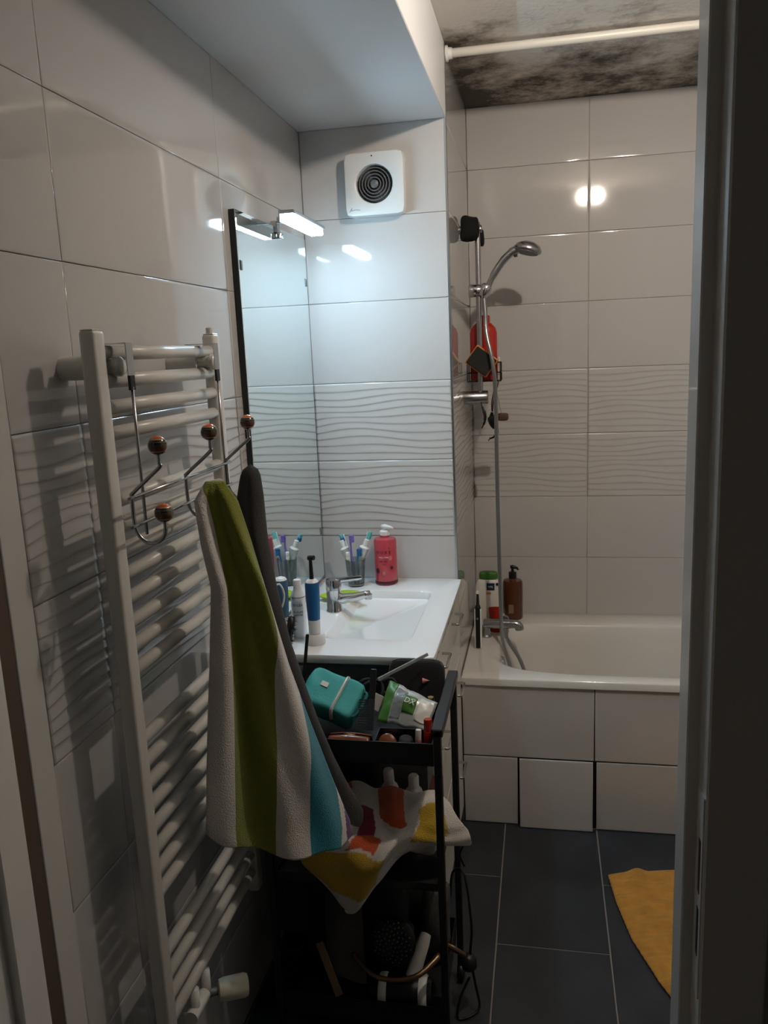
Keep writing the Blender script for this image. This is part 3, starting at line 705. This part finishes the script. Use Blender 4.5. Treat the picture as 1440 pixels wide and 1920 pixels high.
# small black front organiser
og = thing('organiser_box', (-.29, 1.565, ZT), 'small black open box at the front of the top tray', 'box')
for a in ((-.352, -.228, 1.536, 1.538), (-.352, -.228, 1.598, 1.600), (-.352, -.350, 1.536, 1.600), (-.230, -.228, 1.536, 1.600)): box('side', a[0], a[1], a[2], a[3], ZT, ZT+.045, 'black', og)
box('bottom', -.352, -.228, 1.536, 1.600, ZT, ZT+.002, 'black', og)
# teal pouch
pc = thing('pouch', (-.475, 1.69, ZT), 'teal zipped cosmetics pouch with a small tag lying in the trolley', 'pouch')
XP = T(-.478, 1.690, .834) @ Matrix.Rotation(math.radians(-12), 4, 'Z') @ Matrix.Rotation(math.radians(16), 4, 'Y') @ Matrix.Rotation(math.radians(34), 4, 'X')
def pillow(name, hx, hy, hz, xf, m, parent, e=5., n=32, k=16, dent=0., pz=.55, pr=.45):
    rings = []
    for i in range(k+1):
        a = -PI/2+PI*i/k; sz, cz_ = math.sin(a), math.cos(a)
        zz = hz*math.copysign(abs(sz)**pz, sz); rad_ = max(.02, abs(cz_)**pr)
        r = []
        for j in range(n):
            b = 2*PI*j/n; c, s = math.cos(b), math.sin(b); q = (abs(c/hx)**e+abs(s/hy)**e)**(1/e)
            v = Vector((c/q*rad_, s/q*rad_, zz)); v += Vector((0, 0, 1))*dent*noise.noise(v*30)+v.normalized()*dent*.6*noise.noise(v*22+Vector((5, 2, 1)))
            r.append(xf @ v)
        rings.append(r)
    return link(name, ringme(name, rings), m, parent, smooth=True)
pillow('body', .068, .047, .036, XP, 'teal', pc, e=9, n=48, k=20, dent=.006, pz=.40, pr=.22)
for s, nm in ((0, 'zip'),):
    zp = [XP @ Vector((x, y, z)) for x, y, z in ((.018, .049, .010), (.018, .0465, .030), (.019, .036, .0375), (.020, 0, .0385), (.021, -.036, .0375), (.022, -.0465, .030), (.022, -.049, .005))]
    tube('zip', spline(zp, 5), .0032, 'foil', pc, n=8)
    tube('zip_tape', spline([p+(XP.to_3x3() @ Vector((0, 0, -.002))) for p in zp], 5), .0042, 'pack_white', pc, n=8)
hp = [XP @ Vector(v) for v in ((.064, .034, .018), (.076, .026, .024), (.079, 0, .026), (.076, -.026, .024), (.064, -.034, .018))]
tube('side_loop', spline(hp, 5), .0035, 'teal_dark', pc, n=8)
me = boxme('brand_tag', -.012, .006, -.006, .006, .036, .0378); me.transform(XP @ T(-.018, .006, .0008)); link('brand_tag', me, 'pack_white', pc)
# comb
cb = thing('comb', (-.385, 1.64, ZT), 'black comb standing in the top tray', 'comb')
XC = T(-.388, 1.632, .824) @ Matrix.Rotation(math.radians(-30), 4, 'X')
me = boxme('spine', .004, .018, -.002, .002, -.034, .034, .001, 1); me.transform(XC); link('spine', me, 'comb', cb)
me = boxme('handle', .004, .018, -.002, .002, .034, .10, .001, 1); me.transform(XC); link('handle', me, 'black', cb)
for i in range(13):
    me = boxme('tooth', -.018, .0042, -.0012, .0012, -.033+i*.0052, -.0303+i*.0052); me.transform(XC); link('tooth', me, 'comb', cb)
# green and clear refill pack
rp = thing('refill_pack', (-.30, 1.66, ZT), 'crumpled clear and green refill pack in the trolley', 'packet')
def pack(a, b):
    p0, p1, p2, p3 = Vector((-.345, 1.705, .876)), Vector((-.362, 1.625, .812)), Vector((-.232, 1.665, .842)), Vector((-.252, 1.61, .800))
    q = p0.lerp(p2, a).lerp(p1.lerp(p3, a), b); s = math.sin(PI*a)*math.sin(PI*b)
    q += Vector((0, -.006, .018))*s+Vector((0, 0, .006))*noise.noise(q*45); return tuple(q)
def pk(u0, u1, v0, v1, nm, m, off):
    o = link(nm, grid(nm, lambda a, b: tuple(Vector(pack(u0+(u1-u0)*a, v0+(v1-v0)*b))+Vector((0, -.35, .9))*off), 14, 14), m, rp, smooth=True); solid(o, .0014)
pk(0, 1, 0, 1, 'film', 'foil', 0)
pk(0, .20, .0, 1, 'green_band', 'green', .0016); pk(.44, .68, .30, .74, 'green_panel', 'green', .0016); pk(.72, .98, .15, .85, 'cream_panel', 'pack_white', .0014); pk(.22, .42, .1, .9, 'clear_window', 'clear', .0018)
Q = Vector(pack(.56, .5)); XQ = T(Q.x, Q.y-.002, Q.z+.0025) @ Matrix.Rotation(math.radians(-55), 4, 'X') @ FACE @ Matrix.Rotation(math.radians(-22), 4, 'Z')
text('lettering', 'DX', .018, XQ @ T(0, -.004, .002), 'ink_white', rp)
# large black case standing at the back
bc = thing('black_case', (-.29, 1.80, ZT), 'flat black rounded case standing at the back of the top tray', 'case')
XB = T(-.299, 1.795, .8275) @ Matrix.Rotation(math.radians(-16), 4, 'X')
pillow('shell', .066, .060, .008, XB @ Matrix.Rotation(PI/2, 4, 'X'), 'black_soft', bc, e=6)
tube('seam', [XB @ Vector((.067*math.cos(t)/((abs(math.cos(t))**6+abs(math.sin(t)/1)**6)**(1/6)), 0, .061*math.sin(t)/((abs(math.cos(t))**6+abs(math.sin(t))**6)**(1/6)))) for t in [2*PI*i/48 for i in range(48)]], .0016, 'plastic_grey', bc, n=6, cyc=True)
cs = thing('plastic_strip', (-.325, 1.748, .87), 'clear plastic strip leaning on the black case', 'strip')
me = boxme('strip', -.066, .066, -.0015, .0015, -.004, .004, .0006, 1); me.transform(T(-.325, 1.766, .884) @ Matrix.Rotation(math.radians(24), 4, 'Z') @ Matrix.Rotation(math.radians(-21), 4, 'Y')); link('strip', me, 'foil', cs)
# black tangle of hair ties
for i, (x, y, z, r) in enumerate(((-.395, 1.74, .833, .024), (-.366, 1.772, .83, .02), (-.420, 1.780, .825, .018))):
    tag(tube('hair_tie', [(x+r*math.cos(t), y+.4*r*math.sin(2*t), z+r*math.sin(t)) for t in [2*PI*k/24 for k in range(24)]], .0042, 'black_soft', n=8, cyc=True), 'black hair tie heaped behind the comb', 'hair tie', 'hair ties heaped in the tray')
# little things
def capsule(name, base, top, r, m, label, cat, capm=None):
    o = thing(name, base, label, cat); L = (Vector(top)-Vector(base)).length; xf = along(base, top)
    lathe('body', [(r*.9, 0), (r, .002), (r, L*.62), (r*.95, L*.64)], xf, m, o, n=18); lathe('cap', [(r*.9, L*.64), (r*.92, L*.97), (r*.8, L), (0, L)], xf, capm or m, o, n=18); return o
capsule('lipstick', (-.250, 1.682, ZT+.001), (-.250, 1.684, .848), .0085, 'black', 'black lipstick with gold cap beside the refill pack', 'lipstick', 'gold')
capsule('cream_tube', (-.243, 1.582, .7680), (-.243, 1.586, .842), .010, 'red', 'red-brown cosmetic tube in the corner of the organiser box', 'tube', 'red')
capsule('balm_stick', (-.263, 1.562, .7680), (-.261, 1.567, .826), .007, 'pinkred', 'pale pink balm stick beside the red tube', 'balm', 'pack_white')
cpct = thing('compact', (-.330, 1.578, .768), 'small round pink compact lying in the organiser box', 'compact')
lathe('base', [(.018, 0), (.019, .002), (.019, .007), (.018, .009)], T(-.3300, 1.579, .7840) @ Matrix.Rotation(.9, 4, 'X'), 'pinkred', cpct); lathe('lid', [(.019, .009), (.019, .0145), (.016, .017), (0, .0175)], T(-.3300, 1.579, .7840) @ Matrix.Rotation(.9, 4, 'X'), 'amber2', cpct)
tag(pillow('hair_puff', .018, .018, .020, T(-.290, 1.574, .788), 'black_soft', None, e=2.2, dent=.008), 'fluffy dark hair puff in the organiser box', 'hair puff')
cd = box('white_card', -.012, .012, -.0008, .0008, -.018, .018, 'pack_white', None, bev=.0003, seg=1, xf=T(-.374, 1.688, .828) @ Matrix.Rotation(.45, 4, 'Y') @ Matrix.Rotation(-.3, 4, 'X')); tag(cd, 'small white card sticking up between comb and green pack', 'card')
am = thing('hair_clip', (-.41, 1.57, ZT), 'amber brown hair clip lying at the front of the top tray', 'hair clip')
for s in (-1, 1):
    link('jaw', solidme := grid('jaw', lambda a, b, s=s: (-.412+.045*(a*2-1), 1.570+s*(.004+.020*math.sin(PI*b*.5)), .772+.030*math.cos(PI*b*.5)+.004*math.sin(PI*a)), 16, 8), 'amber2', am, smooth=True); solid(am.children[-1], .003)
tube('spring', [(-.425, 1.570, .803), (-.400, 1.570, .803)], .005, 'bronze', am)
tag(tube('tweezers', [(-.440, 1.541, .771), (-.40, 1.541, .776), (-.357, 1.541, .781)], [.002, .0028, .0015], 'chrome', n=8), 'thin metal tweezers along the front edge of the tray', 'tweezers')
pn = thing('pencil', (-.575, 1.79, .80), 'black make-up pencil sticking up out of the trolley', 'pencil')
lathe('shaft', [(.0042, 0), (.0042, .172), (.004, .175)], along((-.581, 1.765, .7745), (-.565, 1.803, .945)), 'black', pn, n=10)
tag(lathe('pink_cone', [(.007, 0), (.0062, .002), (0, .017)], along((-.283, 1.7880, .841), (-.265, 1.7880, .8425)), 'pinkred', None, n=14), 'small pink cone stuck to the black case', 'cone')
# --- middle tray: two white bottles and a black strap bag
for x, y, lab, h, tilt in ((-.353, 1.715, 'white squeezy bottle lying slanted in the middle tray', .17, -.05), (-.300, 1.705, 'round white bottle standing in the middle tray beside the slanted bottle', .165, 0)):
    b = thing('white_bottle', (x, y, .474), lab, 'bottle'); xf = T(x, y, .4735+.02*abs(tilt)) @ Matrix.Rotation(tilt, 4, 'Y')
    lathe('bottle', [(.020, .001), (.0235, .005), (.0238, .115), (.019, .132), (.012, .140)], xf, 'plastic_white', b); lathe('cap', [(.0125, .140), (.0125, h), (.010, h+.004), (0, h+.004)], xf, 'plastic_white', b)
tag(box('red_carton', -.262, -.236, 1.69, 1.75, .4735, .62, 'dark_red', bev=.001, seg=1), 'dark red carton in the corner of the middle tray', 'carton')
tag(pillow('black_washbag', .098, .042, .135, T(-.487, 1.768, .610), 'black_soft', None, e=3, dent=.015), 'black wash bag in the middle tray behind the towels', 'bag')
# --- lower tray
tag(pillow('dark_clothes', .126, .080, .155, T(-.458, 1.732, .286), 'dark_cloth', None, e=5, dent=.02, pz=.45, pr=.28), 'heap of dark clothes piled in the bottom tray', 'clothes')
tag(pillow('grey_clothes', .035, .045, .09, T(-.265, 1.755, .235), 'grey_cloth', None, e=3, dent=.02), 'folded dark grey cloth hanging at the trolley corner', 'cloth')
df = thing('hair_diffuser', (-.33, 1.56, .25), 'black perforated hair dryer diffuser in the bottom tray', 'diffuser')
XD = along((-.335, 1.575, .306), (-.350, 1.48, .345))
lathe('dome', [(.020, -.088), (.022, -.045), (.026, -.03), (.050, 0), (.053, .008), (.048, .016), (.03, .022), (0, .024)], XD, 'black', df, n=30)
pm = None
for i in range(70):
    r = .0455*math.sqrt((i+.5)/70); a = i*2.39996; z = .0235-.0075*(r/.045)**2
    if pm is None: pm = latheme('pin', [(.0016, 0), (.0013, .006), (0, .007)], None, 6); pm.materials.append(M['plastic_grey'])
    o = bpy.data.objects.new('pin', pm); C.objects.link(o); o.parent = df; o.matrix_basis = T(*(-ORG[df.name])) @ XD @ T(r*math.cos(a), r*math.sin(a), z); ORG[o.name] = Vector((0, 0, 0))
# white hair dryer, half hidden
hd = thing('hair_dryer', (-.30, 1.60, .124), 'white and black hair dryer lying in the bottom tray', 'hair dryer')
lathe('barrel', [(.030, 0), (.036, .01), (.038, .05), (.036, .12), (.030, .14)], along((-.395, 1.580, .1635), (-.26, 1.585, .1665)), 'black', hd, n=28)
for t, r in ((.02, .0375), (.115, .0372)):
    lathe('white_band', [(r, 0), (r+.002, .003), (r+.002, .016), (r, .019)], along((-.395+.135*t/.14, 1.580+.005*t/.14, .1635+.003*t/.14), (-.26, 1.585, .1665)), 'plastic_white', hd, n=28)
lathe('handle', [(.017, 0), (.0155, .09), (.013, .11)], along((-.305, 1.590, .185), (-.285, 1.665, .232)), 'plastic_white', hd, n=18)
hm = thing('hand_mirror', (-.26, 1.58, .26), 'bronze-rimmed hand mirror lying across the bottom tray', 'hand mirror')
XM = T(-.206, 1.598, .279) @ Matrix.Rotation(.5, 4, 'Y') @ Matrix.Rotation(-.75, 4, 'X')
lathe('rim', [(.028, -.004), (.032, -.003), (.033, .0), (.032, .003), (.029, .004), (.0285, .0015), (0, .0015)], XM, 'bronze', hm, n=32)
tube('handle', spline([(-.234, 1.585, .270), (-.285, 1.532, .252), (-.37, 1.528, .246), (-.435, 1.578, .258)], 6), [.007]*4+[.006]*6+[.0055]*6+[.006]*3, 'bronze', hm, n=10)
tag(box('wooden_stick', -.009, .009, -.002, .002, -.06, .06, 'beige', None, bev=.001, seg=1, xf=T(-.486, 1.5525, .232) @ Matrix.Rotation(-.36, 4, 'X') @ Matrix.Rotation(-.45, 4, 'Y')), 'flat wooden nail file sticking out of the bottom tray', 'nail file')
sc = solid(link('plastic_sachet', grid('plastic_sachet', lambda a, b: (-.52+.09*a+.03*b, 1.662-.108*b-.006*math.sin(PI*a), .36-.150*b+.008*math.sin(5*a)), 12, 12), 'grey_cloth', smooth=True), .002); tag(sc, 'limp grey plastic sachet hanging out of the bottom tray', 'sachet')
# cord with plug hanging on the right
pg = thing('power_cord', (-.186, 1.745, 0), 'black power cord and plug hanging beside the trolley', 'cord')
tube('cord', spline([(-.238, 1.815, .24), (-.226, 1.800, .33), (-.195, 1.778, .34), (-.178, 1.752, .22), (-.182, 1.748, .14), (-.17, 1.735, .07), (-.160, 1.72, .02), (-.185, 1.70, .007), (-.212, 1.695, .007), (-.205, 1.71, .05), (-.184, 1.735, .09)], 6), .0032, 'black', pg, n=8)
lathe('plug', [(.012, 0), (.019, .006), (.020, .024), (.015, .034), (.006, .040)], along((-.184, 1.742, .105), (-.190, 1.748, .15)), 'black', pg, n=18)
tag(tube('spare_cord', spline([(-.250, 1.80, .497), (-.226, 1.792, .497), (-.200, 1.783, .475), (-.195, 1.775, .43), (-.205, 1.778, .395), (-.195, 1.785, .36)], 6), .003, 'black', n=8), 'loop of black cable at the middle of the trolley', 'cable')
# ------------------------------------------------------------------ bathtub
ZR = .5345
def tub():
    n = 120; rings = []; cx, cy = .55, 2.862
    x0, x1, y0, y1 = XE+.0015, XR-.001, YV-.006, YB-.0005
    def rect(k, d=0):
        a = 2*PI*k/n; c, s = math.cos(a), math.sin(a); hx0 = (cx-x0-d) if c < 0 else (x1-d-cx); hy0 = (cy-y0-d) if s < 0 else (y1-d-cy)
        q = max(abs(c)/hx0, abs(s)/hy0); return cx+c/q, cy+s/q
    def se(k, hx, hf, hb, e, ox=0):
        a = 2*PI*k/n; c, s = math.cos(a), math.sin(a); hy = hf if s < 0 else hb; q = (abs(c/hx)**e+abs(s/hy)**e)**(1/e); return cx+ox+c/q, cy+s/q
    for f, z in ((lambda k: rect(k, .012), ZR-.028), (lambda k: rect(k), ZR-.027), (lambda k: rect(k), ZR-.006), (lambda k: rect(k, .002), ZR-.0015), (lambda k: rect(k, .006), ZR), (lambda k: se(k, .722, .268, .268, 5.5), ZR), (lambda k: se(k, .712, .260, .260, 5.2), ZR-.003), (lambda k: se(k, .704, .252, .253, 5), ZR-.014), (lambda k: se(k, .690, .240, .243, 4.6), ZR-.06), (lambda k: se(k, .655, .215, .222, 4), ZR-.22), (lambda k: se(k, .60, .185, .19, 3.6), ZR-.36), (lambda k: se(k, .50, .14, .14, 3), ZR-.39), (lambda k: se(k, .1, .03, .03, 2), ZR-.395)):
        rings.append([Vector((*f(k), z)) for k in range(n)])
    return ringme('tub', rings, (False, True))
bt = thing('bathtub', (.55, 2.88, 0), 'white bathtub with tiled front panel in the alcove', 'bathtub')
fillet_smooth(link('tub', tub(), 'enamel', bt), 50)
box('panel_backing', XE+.002, XR-.002, YV+.010, YV+.03, 0, ZR-.028, 'black', bt)
def ptile(x0, x1, z0, z1, dy=0., rot=0.):
    w, h = x1-x0-.003, z1-z0-.003; me = tile_flat(w, h)
    link('tile', me, None, bt, ((x0+x1)/2, YV+.001+dy, (z0+z1)/2), (rot, 0, 0))
ptile(XE+.003, .1622, .250, .5055); ptile(.1622, .846, .250, .5055); ptile(.846, XR, .250, .5055)
ptile(XE+.003, -.0885, .001, .2485); ptile(-.0845, .1590, .001, .2490, -.012, -.05); ptile(.1680, .85, .001, .2475); ptile(.85, XR, .001, .2475)
# bath mixer
bm_ = thing('bath_mixer', (-.198, 2.93, ZR), 'chrome bath mixer tap on the tub deck', 'tap')
lathe('pillar', [(.022, 0), (.022, .004), (.016, .010), (.015, .045)], T(-.215, 2.945, ZR), 'chrome_dull', bm_)
lathe('spout', [(.017, 0), (.0185, .004), (.0185, .085), (.0175, .10)], along((-.222, 2.945, ZR+.052), (-.10, 2.93, ZR+.056)), 'chrome_dull', bm_)
tube('spout_tip', spline([(-.135, 2.934, ZR+.055), (-.105, 2.930, ZR+.056), (-.092, 2.929, ZR+.048), (-.089, 2.929, ZR+.036)], 6), .0165, 'chrome_dull', bm_, n=16)
lathe('diverter', [(.005, 0), (.005, .016), (.010, .018), (.010, .026), (0, .027)], T(-.155, 2.938, ZR+.070), 'chrome', bm_, n=16)
lathe('lever', [(.020, 0), (.020, .012), (.014, .018), (0, .019)], along((-.148, 2.955, ZR+.060), (-.146, 3.0, ZR+.066)), 'chrome_dull', bm_, n=8)
lathe('hose_outlet', [(.011, 0), (.011, .018), (.0085, .020), (.0085, .040)], along((-.140, 2.936, ZR+.040), (-.138, 2.934, ZR-.1)), 'chrome_dull', bm_, n=14)
ov = thing('overflow_knob', (-.146, 2.785, .445), 'round chrome overflow knob inside the tub end', 'knob')
lathe('plate', [(.026, 0), (.026, .006), (.020, .014), (0, .016)], along((-.152, 2.790, .490), (-.05, 2.790, .512)), 'chrome_dull', ov, n=24)
# ------------------------------------------------------------------ shower set
YS, XS = 2.90, -.215
sr = thing('shower_rail', (XS, YS, 1.42), 'chrome shower slide rail on the side wall above the tub', 'shower rail')
lathe('rail', [(.0095, 0), (.0095, .61)], T(XS, YS, 1.42), 'chrome_dull', sr, n=16)
lathe('lower_bracket', [(.0235, 0), (.0235, .083), (.021, .0865), (0, .0865)], along((XE+.0005, YS, 1.440), (XE+.2, YS, 1.440)), 'chrome_dull', sr)
lathe('upper_bracket', [(.014, 0), (.014, .072), (.012, .075), (0, .076)], along((XE+.0005, YS, 2.008), (XE+.2, YS, 2.008)), 'chrome_dull', sr)
lathe('slider', [(.019, -.022), (.022, -.016), (.022, .016), (.019, .022)], along((XS-.012, YS, 1.806), (XS+.1, YS, 1.806)), 'chrome', sr)
lathe('holder', [(.016, -.020), (.020, -.014), (.020, .016), (.016, .022)], along((XS+.020, YS-.002, 1.804), (XS+.060, YS-.002, 1.86)), 'chrome', sr)
hs = thing('hand_shower', (XS+.02, YS, 1.80), 'chrome hand shower held in the rail slider', 'shower head')
tube('handle', spline([(-.196, YS-.002, 1.786), (-.188, YS-.002, 1.80), (-.168, YS-.003, 1.845), (-.135, YS-.005, 1.893), (-.105, YS-.007, 1.921), (-.080, YS-.008, 1.934)], 6), [.0085]*6+[.0105]*7+[.0125]*6+[.0135]*6+[.015]*5+[.016], 'chrome_dull', hs, n=16)
XH = T(-.046, YS-.012, 1.934) @ Matrix.Rotation(math.radians(14), 4, 'Y') @ Matrix.Rotation(math.radians(-8), 4, 'X')
lathe('head', [(0, .021), (.020, .019), (.036, .010), (.043, -.004), (.042, -.010), (.036, -.014), (0, -.015)], XH, 'chrome_dull', hs, n=32, sx=1.12)
lathe('spray_plate', [(.034, -.0145), (.034, -.0165), (0, -.017)], XH, 'plastic_grey', hs, n=28, sx=1.1)
lathe('selector', [(.006, 0), (.006, .010), (0, .011)], along((-.088, YS-.010, 1.918), (-.084, YS-.010, 1.89)), 'black', hs, n=12)
hose = spline([(-.197, YS-.002, 1.782), (-.1925, YS-.018, 1.735), (-.188, YS-.045, 1.66), (-.168, YS-.060, 1.56), (-.160, YS-.050, 1.45), (-.160, YS-.035, 1.2), (-.158, YS-.035, .95), (-.155, YS-.040, .75), (-.150, YS-.045, .56), (-.130, YS-.045, .48), (-.108, YS-.040, .40), (-.080, YS-.020, .345), (-.062, YS+.005, .37), (-.088, YS+.025, .45), (-.128, YS+.033, .515), (-.1385, 2.9345, .537)], 8)
hs_h = tag(link('shower_hose', tubeme('shower_hose', hose, .0072, 10), 'hose', smooth=True), 'grey metal shower hose looping from rail to bath mixer', 'hose')
mt = thing('wash_mitt', (-.245, YS, 1.96), 'black wash mitt hung over the top bracket of the shower rail', 'wash mitt')
pillow('cloth', .034, .026, .040, T(-.238, YS-.012, 2.010), 'mitt', mt, e=3, dent=.012)
pillow('fold', .012, .020, .030, T(-.205, YS+.022, 1.985), 'mitt', mt, e=3, dent=.008)
# wire caddy
cdy = thing('wire_caddy', (-.20, YS+.04, 1.50), 'black wire soap caddy on the shower rail', 'caddy')
for z in (1.495, 1.525, 1.560):
    tube('wire', [(-.262, 2.915, z), (-.145, 2.915, z), (-.145, 2.985, z), (-.262, 2.985, z)], .0022, 'black', cdy, n=6, cyc=True)
for x, y in ((-.262, 2.915), (-.222, 2.915), (-.182, 2.915), (-.145, 2.915), (-.145, 2.985), (-.262, 2.985)): tube('wire', [(x, y, 1.495), (x, y, 1.560)], .0018, 'black', cdy, n=6)
for x in (-.24, -.215, -.19, -.165): tube('wire', [(x, 2.915, 1.495), (x, 2.985, 1.495)], .0018, 'black', cdy, n=6)
rb = thing('red_bottle', (-.202, 2.955, 1.498), 'red shower gel bottle in the wire caddy', 'bottle')
lathe('bottle', [(.045, 0), (.048, .004), (.048, .165), (.043, .182), (.030, .196), (.024, .200)], T(-.205, 2.950, 1.4985), 'red', rb, n=36, sx=1., sy=.6)
lathe('neck', [(.024, .199), (.024, .222), (.021, .225), (0, .225)], T(-.205, 2.950, 1.4985), 'red', rb, n=24, sy=.8)
spg = thing('sponge', (-.205, 2.895, 1.51), 'black diamond-tilted sponge with orange back in front of the red bottle', 'sponge')
XG = T(-.208, 2.8728, 1.566) @ Matrix.Rotation(math.radians(38), 4, 'Y')
me = boxme('scourer', -.042, .042, -.012, .001, -.034, .034, .004, 2); me.transform(XG); link('scourer', me, 'sponge', spg)
me = boxme('foam', -.046, .046, .001, .018, -.038, .038, .004, 2); me.transform(XG); link('foam', me, 'orange', spg)
tag(box('soap_bar', -.1545, -.1475, 2.925, 2.965, 1.4972, 1.578, 'plastic_cream', bev=.003, seg=2), 'pale bar of soap standing at the end of the wire caddy', 'soap')
tag(tube('string_loop', spline([(-.165, 2.9125, 1.497), (-.169, 2.908, 1.46), (-.177, 2.906, 1.42), (-.176, 2.908, 1.388), (-.170, 2.907, 1.43), (-.158, 2.908, 1.47), (-.152, 2.9125, 1.497)], 6), .0022, 'dark_red', n=6), 'dark red bracelet string looped on the wire caddy', 'string')
tag(tube('hair_pin', spline([(-.213, 2.892, 1.4185), (-.206, 2.886, 1.398), (-.2005, 2.884, 1.378), (-.202, 2.884, 1.355), (-.212, 2.886, 1.332)], 6), [.002]*4+[.004]*4+[.0055]*9+[.004]*4+[.002]*4, 'black', n=8), 'black crescent hair pin hanging under the rail bracket', 'hair pin')
hb = thing('claw_clip', (-.155, 2.91, 1.30), 'black claw clip with teeth hanging behind the hose', 'hair clip')
tube('arc', spline([(-.176, 2.91, 1.385), (-.182, 2.91, 1.365), (-.176, 2.91, 1.345), (-.163, 2.91, 1.330), (-.160, 2.91, 1.312), (-.170, 2.91, 1.298), (-.188, 2.91, 1.292)], 5), [.005]*5+[.0115]*10+[.006]*10+[.003]*6, 'black', hb, n=8)
for i in range(6):
    t = i/5; x, z = -.160-.026*t*t, 1.322-.030*t
    tube('tooth', [(x, 2.91, z), (x-.006, 2.91, z-.008)], .0016, 'black', hb, n=6)
wb2 = thing('nail_brush', (-.145, 2.93, 1.36), 'small brush with brown wooden back hanging by the hose', 'brush')
pillow('back', .020, .010, .014, T(-.140, 2.938, 1.366), 'brown', wb2, e=4); pillow('bristles', .012, .010, .013, T(-.171, 2.938, 1.362), 'black_soft', wb2, e=4)
tube('hanging_string', [(-.145, 2.938, 1.376), (-.155, 2.927, 1.43), (-.165, 2.915, 1.494)], .0009, 'beige', wb2, n=5)
# ------------------------------------------------------------------ things on the tub deck
wp = thing('detergent_pack', (-.212, 3.045, ZR), 'white packet with green top and navy badge on the tub corner', 'packet')
XW = T(-.212, 3.048, ZR)
pillow('pouch', .052, .022, .100, XW @ T(0, 0, .1005), 'pack_white', wp, e=5)
pillow('green_top', .036, .018, .016, XW @ T(.002, 0, .212), 'green', wp, e=4)
me = boxme('badge', -.004, .026, -.0236, -.0222, .158, .186, .0005, 1); me.transform(XW); bd = link('badge', me, 'navy', wp)
text('lettering', 'YPK', .012, XW @ T(.011, -.0239, .167) @ FACE, 'ink_white', bd, .0003)
lathe('dot', [(.006, 0), (.006, .0008), (0, .0008)], XW @ along((.037, -.0222, .182), (.037, -.1, .182)), 'navy', wp, n=16)
me = boxme('orange_mark', -.006, .012, -.0238, -.0222, .142, .149); me.transform(XW); link('orange_mark', me, 'orange', wp)
rd = thing('red_cup', (-.188, 2.99, ZR), 'red plastic cup on the tub deck beside the bath mixer', 'cup')
lathe('cup', [(.020, 0), (.022, .004), (.028, .095), (.026, .095), (.020, .006), (0, .005)], T(-.182, 3.000, ZR), 'red', rd, n=24, sy=.6)
et = thing('black_toothbrush', (-.234, 2.82, ZR), 'black and white electric toothbrush leaning on the tub end', 'toothbrush')
XE_ = T(-.235, 2.815, ZR) @ Matrix.Rotation(math.radians(-3), 4, 'X')
me = boxme('shell', -.0135, .0135, -.011, .012, 0, .150, .006, 3); me.transform(XE_); fillet_smooth(link('shell', me, 'plastic_white', et), 35)
me = boxme('grip', -.0085, .0085, -.0122, -.009, .004, .155, .0014, 2); me.transform(XE_); link('grip', me, 'black', et)
lathe('button', [(.0045, 0), (.0045, .0015), (0, .002)], XE_ @ along((0, -.012, .115), (0, -.1, .115)), 'chrome', et, n=12)
lathe('neck', [(.011, .148), (.009, .160), (.006, .164), (.0042, .205)], XE_, 'black', et, n=14)
lathe('brush_head', [(.0065, -.005), (.0068, .004), (.006, .010)], XE_ @ along((0, 0, .211), (.002, -.02, .213)), 'plastic_white', et, n=14)
bb = thing('brown_pump_bottle', (-.122, 3.172, ZR), 'dark amber pump bottle with black pump on the tub corner', 'bottle')
lathe('bottle', [(.037, 0), (.0395, .004), (.0395, .148), (.036, .158), (.016, .163), (.014, .170)], T(-.122, 3.172, ZR), 'amber', bb, n=36)
lathe('collar', [(.0155, .166), (.0155, .190), (.010, .192), (.0055, .193), (.0055, .206)], T(-.122, 3.172, ZR), 'black', bb)
tube('nozzle', [(-.131, 3.172, ZR+.212), (-.120, 3.172, ZR+.213), (-.104, 3.170, ZR+.208), (-.099, 3.170, ZR+.200)], [.0065, .0075, .005, .003], 'black', bb)
me = boxme('label_print', -.010, .010, -.0402, -.0392, .030, .066); me.transform(T(-.128, 3.172, ZR)); link('label_print', me, 'beige', bb)
# ------------------------------------------------------------------ bath mat
def matpt(a, b):
    L = [(.190, 2.300), (.205, 2.17), (.232, 2.03), (.285, 1.88), (.345, 1.75), (.42, 1.62)]
    n = len(L)-1; i = min(int(b*n), n-1); f = b*n-i; lx, ly = L[i][0]+(L[i+1][0]-L[i][0])*f, L[i][1]+(L[i+1][1]-L[i][1])*f
    rx_, ry_ = .86, 2.40-.78*b; x, y = lx+(rx_-lx)*a, ly+(ry_-ly)*a+.02*math.sin(6*a)*(1-b)
    z = .010+.0035*math.sin(70*b+6*math.sin(5*a))*math.exp(-((a-.17)/.10)**2)*(1 if b < .75 else .3)
    z += .016*math.exp(-((a-.13)/.035)**2-((b-.02)/.10)**2)
    z += .0016*math.sin(240*b+2*noise.noise((a*9, b*9, 0)))+.002*noise.noise((a*12, b*12, 3))
    e = min(a, 1-a, b*1.2, (1-b)*1.2); z -= .006*max(0, 1-e/.02)
    return (x, y, max(z, .004))
bmat = link('bath_mat', grid('bath_mat', matpt, 110, 240), 'orange_mat', smooth=True); solid(bmat, .006)
tag(bmat, 'rumpled mustard orange bath mat on the dark floor tiles', 'bath mat')
